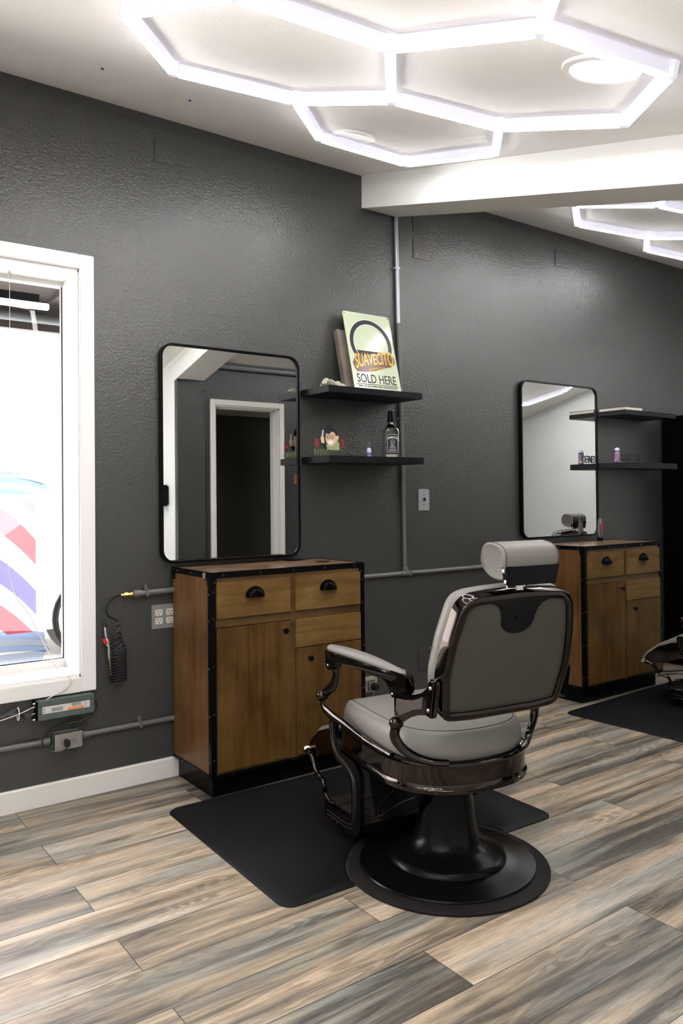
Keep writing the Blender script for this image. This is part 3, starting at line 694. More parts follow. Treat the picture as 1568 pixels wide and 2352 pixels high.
# ================================================================== CABINETS
RIV = plain('dark_rivet_metal', (.09, .085, .08), .3, .9)
def cabinet(x0, label):
    """local: x 0..W, y -D..0, z up ; origin at back-left floor"""
    W, D, H = .81, .40, .95
    t = thing('station_cabinet', label, 'cabinet', (x0, -.016, 0), 0, 'wooden station cabinets'); D = .384
    obj('toe_kick', bx(.028, W-.015, -D+.045, -.0, 0, .1), BLK, t, False)
    obj('body', bx(.004, W-.004, -D+.008, -.004, .1, H-.01), WSI, t, False)
    obj('top_panel', bx(.006, W-.006, -D+.006, -.006, H-.012, H), WTO, t, False)
    # face frame
    fy0, fy1 = -D+.002, -D+.012
    bm = B()
    for q in ((.025, W-.025, H-.042, H-.022), (.025, W-.025, .72, .757), (.39, .418, .116, .72), (.39, .418, .757, H-.042), (.018, .025, .11, H-.03), (W-.025, W-.018, .11, H-.03), (.025, W-.025, .1, .116)): box(bm, q[0], q[1], fy0, fy1, q[2], q[3])
    obj('face_frame', bm, WFR, t, False)
    # black angle trims
    def angle(name, bxs, riv):
        bm = B()
        for q in bxs: box(bm, *q, bev=.0012)
        for (x, y, z, ax) in riv:
            if ax == 'y': lathe(bm, [(.0, -.0030), (.0032, -.0022), (.0045, 0), (.0045, .002)], 10, (x, y, z), 'Y', 1)
            elif ax == 'x': lathe(bm, [(.0, -.0030), (.0032, -.0022), (.0045, 0), (.0045, .002)], 10, (x, y, z), 'X', 1)
            else: lathe(bm, [(.004, -.002), (.004, 0), (.0028, .0022), (0, .0028)], 10, (x, y, z), 'Z')
        obj(name, bm, [BLK, RIV], t)
    zs = [.17, .36, .56, .76, .87]
    angle('corner_post', [(0, .024, -D-.002, -D+.004, .1, H), (0, .004, -D, -D+.026, .1, H)], [(.012, -D-.002, z, 'y') for z in zs]+[(0, -D+.013, z-.01, 'x') for z in zs])
    angle('corner_post', [(W-.024, W, -D-.002, -D+.004, .1, H), (W-.004, W, -D, -D+.026, .1, H)], [(W-.012, -D-.002, z, 'y') for z in zs])
    angle('edge_trim', [(0, W, -D-.0025, -D+.004, H-.022, H+.002), (0, W, -D-.002, -D+.016, H-.001, H+.002)], [(x, -D-.0025, H-.011, 'y') for x in (.06, .24, .41, .58, .75)])
    angle('edge_trim', [(0, .004, -D, 0, H-.022, H+.002), (0, .016, -D, 0, H-.001, H+.002)], [(0, -y, H-.011, 'x') for y in (.34, .2, .06)])
    angle('edge_trim', [(W-.004, W, -D, 0, H-.022, H+.002), (W-.016, W, -D, 0, H-.001, H+.002)], [])
    angle('edge_trim', [(0, W, -.016, 0, H-.001, H+.002)], [])
    angle('edge_trim', [(0, W, -D-.002, -D+.004, .092, .106)], [(x, -D-.002, .099, 'y') for x in (.1, .4, .7)])
    angle('edge_trim', [(0, .004, -D, 0, .092, .106)], [(0, -y, .099, 'x') for y in (.3, .1)])
    angle('corner_bracket', [(-.001, .030, -D-.003, -D+.003, H-.05, H+.001), (-.002, .003, -D, -D+.032, H-.05, H+.001)], [(.020, -D-.003, H-.04, 'y'), (-.001, -D+.024, H-.04, 'x')])
    angle('corner_bracket', [(W-.030, W+.001, -D-.003, -D+.003, H-.05, H+.001)], [(W-.020, -D-.003, H-.04, 'y')])
    angle('corner_bracket', [(-.002, .003, -.03, 0, H-.05, H+.001)], [(-.002, -.014, H-.04, 'x')])
    def knob(par, x, z):
        bm = B(); lathe(bm, [(.006, 0), (.005, -.010), (.008, -.014), (.0125, -.017), (.0135, -.021), (.011, -.025), (.004, -.027), (0, -.0272)], 20, (x, 0, z), 'Y'); bmesh.ops.translate(bm, vec=(0, -D-.008, 0), verts=bm.verts); obj('knob', bm, BLK, par)
    def pull(par, x, z):
        bm = B(); R0, n, m_ = .0425, 18, 8; rows = []
        for j in range(m_+1):
            ph = pi/2*j/m_; rows.append([(x+R0*cos(pi*i/n)*cos(ph*.0+0)*(1 if j == 0 else cos(ph)**.35), -D-.008-.026*sin(ph), z+R0*.95*sin(pi*i/n)*(cos(ph)**.8 if j < m_ else .0)) for i in range(n+1)])
        g = [[bm.verts.new(p) for p in r_] for r_ in rows]
        for a, b in zip(g, g[1:]):
            for i in range(n): bm.faces.new((a[i], a[i+1], b[i+1], b[i]))
        bmesh.ops.solidify(bm, geom=bm.faces[:], thickness=.0022)
        fl = [(x+(R0+.004)*cos(pi*i/n), z+(R0+.003)*sin(pi*i/n)) for i in range(n+1)]+[(x-R0-.004, z-.005), (x+R0+.004, z-.005)]
        fl = [(x+(R0+.005)*cos(pi*i/n), z+(R0+.003)*sin(pi*i/n)) for i in range(n+1)]; fi = [(x+(R0-.003)*cos(pi*i/n), z+(R0-.004)*sin(pi*i/n)) for i in range(n+1)]
        loft(bm, [[(u, y, v) for u, v in fl] for y in (-D-.008, -D-.0105)]+[[(u, -D-.0105, v) for u, v in fi]], False, False, False)
        obj('cup_pull', bm, BLK, par)
    fr = (-D-.008, -D+.004)
    for (a, b, c0, d0, hx, hz) in ((.027, .39, .757, .91, .209, .838), (.418, .782, .757, .91, .594, .84)):
        d_ = obj('drawer', bx(a, b, fr[0], fr[1], c0, d0, bev=.0015), WDR, t); pull(d_, hx, hz)
    obj('drawer_panel', bx(.418, .782, fr[0], fr[1], .5925, .719, bev=.0015), WDR, t)
    for (a, b, c0, d0, hx, hz) in ((.027, .389, .116, .716, .355, .677), (.42, .782, .116, .589, .485, .541)):
        d_ = obj('door', bx(a, b, fr[0], fr[1], c0, d0, bev=.0015), WDO, t); knob(d_, hx, hz)
    return t
cabinet(1.503, 'brown stained wooden cabinet with black metal edges, the front one by the window')
cabinet(3.977, 'brown stained wooden cabinet with black metal edges, the far one by the black locker')
cn = thing('round_magnet', 'small round metal tag on the left edge of the front cabinet', 'magnet', (1.503, -.345, .937))
bm = B(); lathe(bm, [(.012, -.003), (.013, -.002), (.013, 0)], 20, (0, 0, 0), 'X'); obj('disc', bm, PLATEM, cn)
bm = B(); lathe(bm, [(.032, 0), (.034, .001), (.03, .002), (.026, .0012), (0, .0012)], 28)
g_ = thing('cable_grommet', 'black round cable hole cover in the front cabinet top', 'grommet', (2.20, -.22, .9505)); obj('ring', bm, BLK, g_)
bm = B(); box(bm, -.05, .05, -.03, .03, 0, .003, .001); g_ = thing('black_tray', 'thin black strip at the back corner of the front cabinet top', 'tray', (2.14, -.056, .9525)); obj('plate', bm, BLK, g_)

# ================================================================== SHELVES
def shelf(x0, x1, z0, z1, label):
    o = obj('floating_shelf', bx(x0, x1, -.25, 0, z0, z1, bev=.001), SHELF, None, False); tag(o, label, 'shelf', 'black floating shelves'); return o
shelf(2.222, 2.832, 1.779, 1.811, 'upper black floating shelf beside the front mirror, holding the tin sign')
shelf(2.224, 2.838, 1.434, 1.468, 'lower black floating shelf beside the front mirror, holding the glass bottle')
shelf(4.636, 5.24, 1.799, 1.830, 'upper black floating shelf beside the far mirror, holding a book')
shelf(4.638, 5.245, 1.438, 1.478, 'lower black floating shelf beside the far mirror, holding small letters')

# tin sign
ts = thing('tin_sign', 'pale green tin sign with a black ring leaning on the upper shelf', 'sign', (2.612, -.155, 1.8125))
lean = math.atan(.11/.44); ts.rotation_euler = (-lean, 0, 0)
SW, SH = .157, .445
obj('sheet', (lambda b: (prism(b, rrect(-SW, SW, 0, SH, .014), -.0015, .0015, FY, .0005), b)[1])(B()), TIN, ts)
def ring(bm, cx, cz_, ro, ri, y0, y1, n=48):
    A = [(cx+ro*cos(2*pi*i/n), cz_+ro*sin(2*pi*i/n)) for i in range(n)]; C2 = [(cx+ri*cos(2*pi*i/n), cz_+ri*sin(2*pi*i/n)) for i in range(n)]
    loft(bm, [[(u, y, v) for u, v in L] for L, y in ((C2, y0), (A, y0), (A, y1), (C2, y1))], False, False)
bm = B(); ring(bm, 0, .268, .140, .115, -.0015, -.0022); obj('black_ring', bm, INK, ts, False)
seg = [(.117*cos(a), .268+.117*sin(a)) for a in [radians(d) for d in range(200, 341, 7)]]
bm = B(); prism(bm, seg, -.0022, -.0015, FY); obj('lower_disc', bm, INK, ts, False)
bm = B(); ring(bm, 0, .268, .1435, .140, -.0015, -.0024); ring(bm, 0, .268, .115, .112, -.0015, -.0024); obj('ring_outline', bm, WHT, ts, False)
wp = lambda k, s_: (lambda x, y: y*(1+.25*abs(x)/.12)+s_*x-k*(x/.12)**2)
plq = [(-.135, .125), (-.12, .105), (-.06, .108), (0, .118), (.07, .14), (.115, .15), (.142, .17), (.142, .205), (.12, .22), (.05, .215), (0, .212), (-.07, .20), (-.125, .185), (-.142, .155)]
bm = B(); prism(bm, rpoly(plq, .012), -.0030, -.0015, FY); obj('name_panel', bm, BRN, ts, False)
text('sign_lettering', 'SUAVECITO', .06, front(.004, -.0034, .152), GOLD, ts, fit=(.262, .062), warp=lambda x, y: y*(1+.35*abs(x)/.12)+.12*x-.014*(abs(x)/.12)**2, bold=.001)
text('sign_lettering', 'POMADE', .03, front(.012, -.0034, .124), GOLD, ts, fit=(.11, .014), warp=lambda x, y: y+.18*x-.004*(x/.05)**2)
text('sign_lettering', 'SOLD HERE', .05, front(0, -.0026, .046), INK, ts, fit=(.262, .050), bold=.0004)
text('sign_lettering', 'FINEST IN GROOMING AND HAIR PRODUCTS', .02, front(0, -.0026, .022), INK, ts, fit=(.262, .011))
bm = B(); box(bm, -.138, .138, -.0024, -.0015, .037, .0405); box(bm, -.138, .138, -.0024, -.0015, .010, .0135); obj('rule_lines', bm, INK, ts, False)
bm = B()
for sx in (-1, 1): lathe(bm, [(.003, -.0025), (.003, 0)], 10, (sx*(SW-.011), 0, SH-.011), 'Y')
obj('corner_hole', bm, DARKH, ts)
wb_ = thing('wooden_board', 'grey weathered wooden board leaning behind the tin sign', 'board', (2.585, -.115, 1.8205)); wb_.rotation_euler = (-math.atan(.11/.44), 0, 0)
obj('board', bx(-.157, .12, 0, .034, 0, .335, bev=.002), BOARD, wb_)
# crumpled paper on the shelf
bm = B(); n = 14; g = []
for i in range(n+1):
    r_ = []
    for j in range(9):
        u, v_ = i/n, j/8
        x = -.095+.19*u; y = -.04+.075*v_
        z = .006+.030*max(0, sin(pi*min(1, u*1.5)))*(.4+.6*v_)+.012*sin(9*u+5*v_)+.008*sin(17*v_+11*u)
        if u > .62: z *= max(.15, 1-(u-.62)*2.6)
        r_.append(bm.verts.new((x, y+.008*sin(8*u), max(.0012, z))))
    g.append(r_)
for a, b in zip(g, g[1:]):
    for j in range(8): bm.faces.new((a[j], a[j+1], b[j+1], b[j]))
bmesh.ops.solidify(bm, geom=bm.faces[:], thickness=.001)
o = obj('crumpled_paper', bm, PAPER, None, False); o.location = (2.335, -.16, 1.812); tag(o, 'crumpled cream paper on the upper shelf, left of the tin sign', 'paper')

# lower shelf items
bs = thing('acrylic_sign', 'cut out barber emblem with red and black letters on the lower shelf', 'sign', (2.285, -.165, 1.4685))
obj('base', bx(-.055, .055, -.02, .02, 0, .003, bev=.001), glass_mat('clear_acrylic', (.95, .95, .95)), bs, False)
text('emblem_outline', 'BARBERSHOP', .03, front(0, 0, .003), OLIV, bs, fit=(.182, .031), ext=.001, bold=.0006)
text('emblem_lettering', 'BARBERSHOP', .03, front(0, -.002, .0045), INKG, bs, fit=(.178, .028), ext=.001)
for sx, s_ in ((-.078, 'SD'), (.078, 'CA')):
    text('emblem_lettering', s_, .03, front(sx, -.002, .052), REDI, bs, fit=(.024, .024), ext=.0015)
    bm = B(); box(bm, sx-.013, sx+.013, -.003, 0, .043, .0465); box(bm, sx-.013, sx+.013, -.003, 0, .081, .0845); obj('emblem_bar', bm, REDI, bs, False)
def flat(name, poly, y, mat, r=.004, th=.0015):
    bm = B(); prism(bm, rpoly(poly, r), y-th, y, FY); return obj(name, bm, mat, bs, False)
flat('shirt', [(-.035, .03), (.058, .03), (.060, .062), (.045, .085), (.0, .06), (-.02, .055)], .0, OLIV)
flat('face', [(-.018, .062), (-.002, .048), (.020, .052), (.04, .075), (.055, .09), (.052, .105), (.035, .10), (.028, .122), (-.022, .118), (-.026, .085)], -.0015, SKIN)
flat('hair', [(-.022, .112), (-.030, .135), (-.018, .156), (.006, .157), (.028, .135), (.045, .118), (.042, .105), (.03, .115), (.012, .128), (-.002, .11)], -.003, INK, .006)
flat('teeth', [(-.014, .062), (0, .056), (.018, .064), (.022, .078), (-.012, .076)], -.003, WHT, .003)
flat('hand', [(-.05, .065), (-.034, .062), (-.036, .09), (-.046, .108), (-.056, .088)], -.0015, SKIN)
flat('arm', [(-.052, .066), (-.03, .066), (-.015, .035), (-.03, .03)], -.0005, INK)
flat('shaver', [(-.050, .10), (-.042, .095), (-.038, .128), (-.046, .13)], -.003, plain('silver_ink', (.5, .5, .5), .4), .001)
bm = B(); ring(bm, -.012, .096, .010, .0085, -.006, -.0045, 20); ring(bm, .014, .096, .010, .0085, -.006, -.0045, 20); obj('eyeglasses', bm, INK, bs, False)

sb = thing('spray_bottle', 'small white and lilac spray bottle on the lower shelf', 'bottle', (2.545, -.15, 1.4685))
bm = B(); lathe(bm, [(.0105, 0), (.0115, .002), (.0115, .042), (.009, .047), (.007, .049)], 24); obj('body', bm, LILAC, sb)
bm = B(); lathe(bm, [(.0118, .008), (.0118, .026)], 24); obj('label_band', bm, PURP, sb)
bm = B(); lathe(bm, [(.0085, .047), (.0085, .060), (.0075, .062), (.0070, .085), (.005, .088), (.005, .091), (0, .091)], 24); obj('cap', bm, glass_mat('frosted_cap', (.85, .85, .85), rough=.3), sb)

bo = thing('glass_bottle', 'square clear glass bottle with a black label on the lower shelf', 'bottle', (2.692, -.15, 1.4685), -radians(24))
def sq(h, s_, r): return [(u, v, h) for u, v in rrect(-s_*.88, s_*.88, -s_*.88, s_*.88, r, 5)]
bm = B(); loft(bm, [sq(0, .038, .008), sq(.004, .043, .009), sq(.135, .043, .009), sq(.150, .041, .010), sq(.163, .030, .012), sq(.176, .018, .012), sq(.182, .0145, .0135), sq(.205, .0140, .0135)])
obj('glass_body', bm, BOTG, bo)
bm = B(); lathe(bm, [(.0165, .190), (.0170, .197), (.0145, .232), (.0145, .243), (.010, .245), (.009, .252), (0, .253)], 20); obj('cap', bm, BLK, bo)
bm = B(); box(bm, -.031, .031, -.0392, -.0378, .025, .125, .001); lbq = obj('label', bm, INK, bo, False)
bm = B(); prism(bm, rrect(-.029, .029, .028, .122, .006), -.0396, -.0392, FY); 
b2 = bm; O_ = rrect(-.029, .029, .028, .122, .008); I_ = rrect(-.0278, .0278, .0292, .1208, .007)
bm.free(); bm = B(); loft(bm, [[(u, y, v) for u, v in L] for L, y in ((I_, -.0392), (O_, -.0392), (O_, -.0396), (I_, -.0396))], False, False); ring(bm, 0, .083, .011, .010, -.0396, -.0392, 24); obj('label_border', bm, WHT, lbq, False)
text('label_lettering', 'DEFINED CUTS', .01, front(0, -.0395, .101), WHT, lbq, fit=(.050, .0115), warp=lambda x, y: y-.005*(x/.025)**2, bold=.0002)
text('label_lettering', 'Blunt', .01, front(0, -.0395, .062), WHT, lbq, fit=(.018, .008))
text('label_lettering', 'RAZORS', .01, front(0, -.0395, .052), WHT, lbq, fit=(.03, .006))
text('label_lettering', 'SDCA', .01, front(0, -.0395, .080), WHT, lbq, fit=(.012, .005))
bm = B(); box(bm, -.018, .018, -.0396, -.0392, .044, .0455); box(bm, -.02, .02, -.0396, -.0392, .039, .0402); box(bm, -.018, .018, -.0396, -.0392, .035, .0362); obj('label_fine_print', bm, WHT, lbq, False)
bm = B(); loft(bm, [sq(.004, .036, .008), sq(.018, .036, .008)]); obj('bottle_contents', bm, plain('pale_blade_packets', (.5, .45, .4), .4), bo)

# far shelf items
bk = thing('book', 'thin cream paged book with a dark cover on the far upper shelf', 'book', (4.735, -.145, 1.8305))
obj('pages', bx(-.097, .097, -.103, .10, 0, .017, bev=.001), PAPER, bk, False)
obj('cover', bx(-.100, .100, -.106, .102, .017, .020, bev=.001), plain('dark_gold_cover', (.10, .075, .03), .5, 0, .5, 0, 0, 0, .6), bk, False)
fs = thing('letter_sign', 'tiny barber pole with thin black letters on the far lower shelf', 'sign', (4.77, -.17, 1.4785))
obj('base', bx(-.12, .13, -.012, .012, 0, .003, bev=.001), LABW, fs, False)
text('letters', 'DEFINED CUTS', .05, front(.03, -.002, .010), INK, fs, fit=(.235, .052), ext=.002)
bm = B(); lathe(bm, [(.017, .004), (.017, .074)], 20, (-.115, 0, 0)); pq = obj('pole', bm, LABW, fs)
bm = B()
for k in range(3):
    tube(bm, [(-.115+.0176*cos(a), .0176*sin(a), .008+.02*k+.022*(a+pi)/(2*pi)) for a in [-pi+2*pi*i/16 for i in range(17)]], .0028, 6)
obj('red_stripe', bm, REDI, pq)
bm = B(); lathe(bm, [(.019, .0), (.019, .006)], 20, (-.115, 0, 0)); lathe(bm, [(.019, .072), (.019, .08)], 20, (-.115, 0, 0))
for k in range(3):
    tube(bm, [(-.115+.0176*cos(a), .0176*sin(a), .018+.02*k+.022*(a+pi)/(2*pi)) for a in [-pi+2*pi*i/16 for i in range(17)]], .0026, 6)
obj('blue_stripe', bm, BLUI, pq)
bm = B(); lathe(bm, [(.016, .08), (.017, .088), (.012, .098), (0, .101)], 20, (-.115, 0, 0)); obj('globe', bm, WHT, pq)
ct = thing('cream_tube', 'black and silver cream tube standing on the far cabinet', 'tube', (4.553, -.10, .9525))
bm = B(); lathe(bm, [(.017, 0), (.018, .004), (.018, .022)], 20); obj('cap', bm, BLK, ct)
bm = B(); loft(bm, [[(a_*cos(2*pi*i/20), b_*sin(2*pi*i/20), h) for i in range(20)] for a_, b_, h in ((.016, .016, .022), (.019, .018, .03), (.020, .014, .08), (.021, .006, .125), (.022, .0012, .135), (.022, .0012, .15))]); obj('body', bm, plain('silver_black_tube', (.22, .21, .22), .25, .7, .5, 0, 0, 0, .7), ct)
bm = B(); box(bm, -.012, .014, -.0125, -.010, .10, .115); box(bm, -.012, .014, -.0145, -.012, .075, .092); obj('red_label', bm, REDI, ct, False)
bm = B(); tube(bm, crom([(5.05, -.13, .012), (5.2, -.2, .006), (5.32, -.26, .006), (5.38, -.34, .006)], 6), .005, 6); tube(bm, crom([(5.02, -.22, .006), (5.16, -.27, .006), (5.19, -.36, .006), (5.1, -.40, .006), (4.98, -.37, .006)], 6), .004, 6)
box(bm, 5.36, 5.40, -.40, -.34, 0, .03, .004)
tag(obj('floor_cable', bm, CBLK), 'thin black cable looping over the floor beside the far cabinet', 'cord')

# black locker at the far right
LKM = plain('black_locker_paint', (.0018, .0018, .002), .4, 0, .05)
lk = thing('black_locker', 'tall black locker standing against the wall right of the far cabinet', 'locker', (5.86, -.012, 0))
obj('body', bx(-.42, .42, -.21, 0, .04, 1.84, bev=.004), LKM, lk)
obj('door', bx(-.412, -.004, -.228, -.21, .06, 1.83, bev=.003), LKM, lk); obj('door', bx(.004, .412, -.228, -.21, .06, 1.83, bev=.003), LKM, lk)
for sx in (-.03, .02): obj('door_handle', bx(sx, sx+.01, -.25, -.228, 1.0, 1.15, bev=.002), SILV, lk)
obj('plinth', bx(-.40, .40, -.20, -.01, 0, .04), LKM, lk)
# things seen only in the mirrors
pd = thing('towel_dispenser', 'black wall dispenser seen on the white wall in the front mirror', 'dispenser', (2.628, -2.66, 1.29))
obj('shell', bx(-.09, 0, -.07, .06, -.085, .085, bev=.012), BLK, pd)
obj('window', bx(-.094, -.088, -.05, .035, -.05, .065, bev=.003), plain('smoked_plastic', (.05, .06, .055), .15), pd)
cp = cond('electrical_conduit', 'grey conduit under the ceiling above the doorway, seen in the front mirror', [(3.0, YP+.03, cz(YP)-.03), (5.0, YP+.03, cz(YP)-.03)], .02, CONDW)
sc_ = thing('wall_switch', 'brown wall switch beside the doorway, seen in the front mirror', 'light switch', (3.78, YP, 1.42))
obj('plate', bx(-.035, .035, 0, .008, -.04, .04, bev=.002), plain('brown_plate', (.22, .11, .05), .5), sc_); obj('toggle', bx(-.006, .006, .008, .02, -.012, .012), CBLK, sc_)

# ================================================================== MATS
def mat_(x0, x1, y0, y1, rz, label, cut=None):
    cx, cy = (x0+x1)/2, (y0+y1)/2; hx, hy = (x1-x0)/2, (y1-y0)/2
    o = rrect(-hx, hx, -hy, hy, .05, 6)
    if cut:   # round cut-out that hugs the chair base
        dx, dy = cut[0]-cx, cut[1]-cy; ux, uy = dx*cos(rz)+dy*sin(rz), -dx*sin(rz)+dy*cos(rz); r_ = .3465; a0 = math.asin((-hy-uy)/r_)
        o = o + [(ux+r_*cos(a), uy+r_*sin(a)) for a in [pi-a0+(2*a0-pi)*i/24 for i in range(25)]]
    bm = B(); loft(bm, [[(u, v, 0) for u, v in o], [(u, v, .003) for u, v in o], [(u, v, .011) for u, v in inset(o, -.012)]])
    q = obj('anti_fatigue_mat', bm, MATM, None, True); q.location = (cx, cy, 0); q.rotation_euler = (0, 0, rz); return tag(q, label, 'floor mat', 'black anti fatigue mats')
mat_(1.30, 2.525, -1.335, -.385, radians(-1.5), 'black rubber mat under the front barber chair', (1.892, -1.394))
mat_(3.76, 4.98, -1.34, -.40, radians(2.5), 'black rubber mat in front of the far cabinet', (4.655, -1.14))

# ================================================================== BARBER CHAIR
def seat_outline(n=84):
    half = []                                   # right half from back centre to front centre
    for i in range(19):
        a = -pi/2+pi/2*i/18; half.append((.257*abs(cos(a))**.86, -.01-.235*abs(sin(a))**.86))
    half += [(.254, .12), (.245, .22), (.236, .30)]
    half += [(.236-.035*(1-cos(pi/2*i/4)), .315+.033*sin(pi/2*i/4)) for i in range(5)]
    half += [(.0, .352)]
    return resample(half+[(-u, v) for u, v in half[-2:0:-1]], n)
def ringloops(o, prof): return [[(u, v, z) for u, v in inset(o, d)] for d, z in prof]
def barber_chair(label, loc, rz, drop=0.):
    T = thing('barber_chair', label, 'barber chair', loc, rz, 'grey and black barber chairs')
    # ---- pedestal
    bm = B(); lathe(bm, [(.298, .004), (.335, .0), (.3435, .003), (.3445, .008), (.338, .012), (.30, .017), (.296, .010)], 80); obj('rubber_rim', bm, RUB, T)
    bm = B(); lathe(bm, [(.298, .006), (.3, .019), (.297, .0235), (.288, .0245), (.24, .031), (.19, .040), (.17, .041)], 80); obj('base_plate', bm, BLKM, T)
    bm = B(); lathe(bm, [(.197, .030), (.201, .040), (.197, .050), (.185, .058), (.165, .068), (.145, .079), (.126, .093), (.113, .112), (.105, .14), (.098, .18), (.090, .24), (.084, .30), (.080, .37-drop)], 64); obj('pedestal', bm, BLKM, T)
    def sh(bm): bmesh.ops.translate(bm, vec=(0, 0, -drop), verts=bm.verts); return bm
    def part(name, bm, mat, par=T, smooth=True, label=None): return obj(name, sh(bm), mat, par, smooth, label)
    # ---- seat ring
    so = seat_outline()
    bm = B(); loft(bm, ringloops(so, [(-.05, .331), (-.004, .331), (.005, .335), (.006, .347), (.001, .352), (.000, .356), (-.002, .359), (-.0018, .363), (-.0002, .414), (.0, .418), (.003, .423), (.002, .428), (-.004, .431), (-.03, .431)]))
    part('seat_frame', bm, CHR)
    bm = B(); box(bm, -.15, .15, -.13, .18, .325, .36, .01); box(bm, -.05, .05, -.17, .16, .30, .33, .01); part('seat_mechanism', bm, BLK)
    bm = B(); tube(bm, [(-.09, -.12, .335), (-.09, -.12, .318), (-.075, -.13, .318), (-.075, -.13, .335)], .006, 8); part('spring_clip', bm, SILV); bm = B(); tube(bm, [(.0, -.15, .335), (.0, -.15, .320), (.015, -.15, .315), (.015, -.15, .335)], .006, 8); part('spring_clip', bm, SILV)
    # ---- cushion
    co = inset(so, -.012)
    bm = B(); L = ringloops(co, [(-.035, .428), (-.010, .430), (-.002, .438), (.001, .455), (-.002, .485), (-.010, .507), (-.020, .518), (-.030, .521)])
    ci = inset(co, -.030)
    for k, z in ((.93, .527), (.80, .535), (.6, .541), (.3, .544)): L.append([(u*k, .05+(v-.05)*k, z) for u, v in ci])
    loft(bm, L); cu_ = part('seat_cushion', bm, LEA)
    bm = B(); tube(bm, [(u, v, .5205) for u, v in inset(co, -.028)], .0016, 6, True); part('seam_piping', bm, SEAM, cu_)
    # ---- backrest frame local (u lateral, v up the back, w forward)
    th = math.atan(.098/.375); O = Vector((0, -.302, .598)); ev_ = Vector((0, -sin(th), cos(th))); ew = Vector((0, cos(th), sin(th)))
    def fb(u, v, w_): return tuple(Vector((u, 0, 0))+O+ev_*v+ew*w_)
    ho = rpoly([(.226, -.006), (.246, .13), (.238, .24), (.210, .378), (.1, .387), (0, .391), (-.1, .387), (-.210, .378), (-.238, .24), (-.246, .13), (-.226, -.006), (-.12, -.014), (.12, -.014)],
               [.045, .2, .2, .075, .5, .5, .5, .075, .2, .2, .045, .5, .5], 6)
    ho = resample(ho, 110)
    bm = B(); loft(bm, [[fb(u, v, w_) for u, v in inset(ho, d)] for d, w_ in ((-.026, .012), (-.026, -.003), (-.022, -.006), (-.004, -.006), (-.001, -.004), (.001, .0), (.001, .042), (-.002, .045), (-.024, .046))], False, False)
    fr_ = part('backrest_frame', bm, CHR)
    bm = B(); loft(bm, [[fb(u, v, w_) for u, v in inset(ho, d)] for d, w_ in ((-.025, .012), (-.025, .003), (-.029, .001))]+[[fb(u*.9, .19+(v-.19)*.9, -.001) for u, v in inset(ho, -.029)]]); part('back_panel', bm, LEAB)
    bm = B(); L = [[fb(u, v, w_) for u, v in inset(ho, d)] for d, w_ in ((-.02, .02), (-.004, .046), (.002, .058), (.001, .075), (-.008, .090), (-.025, .100))]
    L += [[fb(u*s_, .19+(v-.19)*s_, w_) for u, v in inset(ho, -.025)] for s_, w_ in ((.85, .106), (.5, .112), (.2, .114))]
    loft(bm, L); bc = part('back_cushion', bm, LEA)
    bm = B(); tube(bm, [fb(u, .20+.01*(1-abs(u)/.25), .075+.030*(1-min(1, abs(u)/.25)**6)) for u in [-.252+.504*i/30 for i in range(31)]], .0022, 6); part('cross_seam', bm, SEAM, bc)
    # black keyhole plate on the back
    ko = [(-.125, .378), (-.118, .362), (-.085, .352), (-.070, .335), (-.062, .31)]+[(.062*cos(a), .298+.040*sin(a)) for a in [pi+pi*i/14 for i in range(15)]]+[(.062, .31), (.070, .335), (.085, .352), (.118, .362), (.125, .378)]
    bm = B(); prism(bm, ko, -.0045, .002, fb, .001); kp = part('headrest_socket_plate', bm, BLK)
    bm = B()
    loft(bm, [[fb(.008*cos(2*pi*i/16), .305+.008*sin(2*pi*i/16), w_) for i in range(16)] for w_ in (-.003, -.0075)]); part('lock_screw', bm, BLKM, kp)
    # ---- headrest
    bm = B(); box(bm, -.013, .013, -.394, -.388, .95, 1.03, .001); part('headrest_post', bm, SILV)
    for sx in (-.035, .035): bm = B(); lathe(bm, [(.005, 0), (.004, .004), (0, .005)], 10, (sx, -.378, .987)); part('screw', bm, CHB)
    hc = Vector((0, -.388, 1.069)); HX = .004; sec = []
    for i in range(30):
        a = 2*pi*i/30; ca, sa = cos(a), sin(a); e = .72
        sec.append((.058*math.copysign(abs(ca)**e, ca), .055*math.copysign(abs(sa)**e, sa)))
    def tilt(y, z): a = radians(8); return (y*cos(a)-z*sin(a), y*sin(a)+z*cos(a))
    bm = B(); L = []
    for x, s_ in ((-.101, .80), (-.106, .90), (-.103, .975), (-.094, 1.0), (-.05, 1.0), (.05, 1.0), (.094, 1.0), (.103, .975), (.106, .90), (.101, .80)):
        L.append([(HX+x*(1.0 if z > -.01 else 1-.16*min(1, (-.01-z)/.04)), hc.y+tilt(y*s_, z*s_)[0], hc.z+tilt(y*s_, z*s_)[1]) for y, z in sec])
    loft(bm, L); hp = part('headrest_pad', bm, LEA)
    for x in (-.098, .098): bm = B(); tube(bm, [(HX+x*(1.0 if z > -.01 else 1-.16*min(1, (-.01-z)/.04)), hc.y+tilt(y*1.003, z*1.003)[0], hc.z+tilt(y*1.003, z*1.003)[1]) for y, z in sec], .0013, 5, True); part('seam_piping', bm, SEAM, hp)
    bm = B()
    tp = [(HX-.098, 1.066), (HX+.098, 1.066), (HX+.080, 1.010), (HX-.080, 1.010)]
    def fh(u, v, d): yy, zz = tilt(d, v-1.071); return (u, hc.y+yy, hc.z+zz)
    prism(bm, tp, -.066, -.050, fh, .002); 
    prism(bm, [(-.064, -.003), (-.040, -.010), (-.040, -.055), (-.066, -.062)], -.1005, -.082, lambda u, v, d: (HX+d*(1 if v > -.03 else .9), hc.y+tilt(u, v)[0], hc.z+tilt(u, v)[1]), .001)
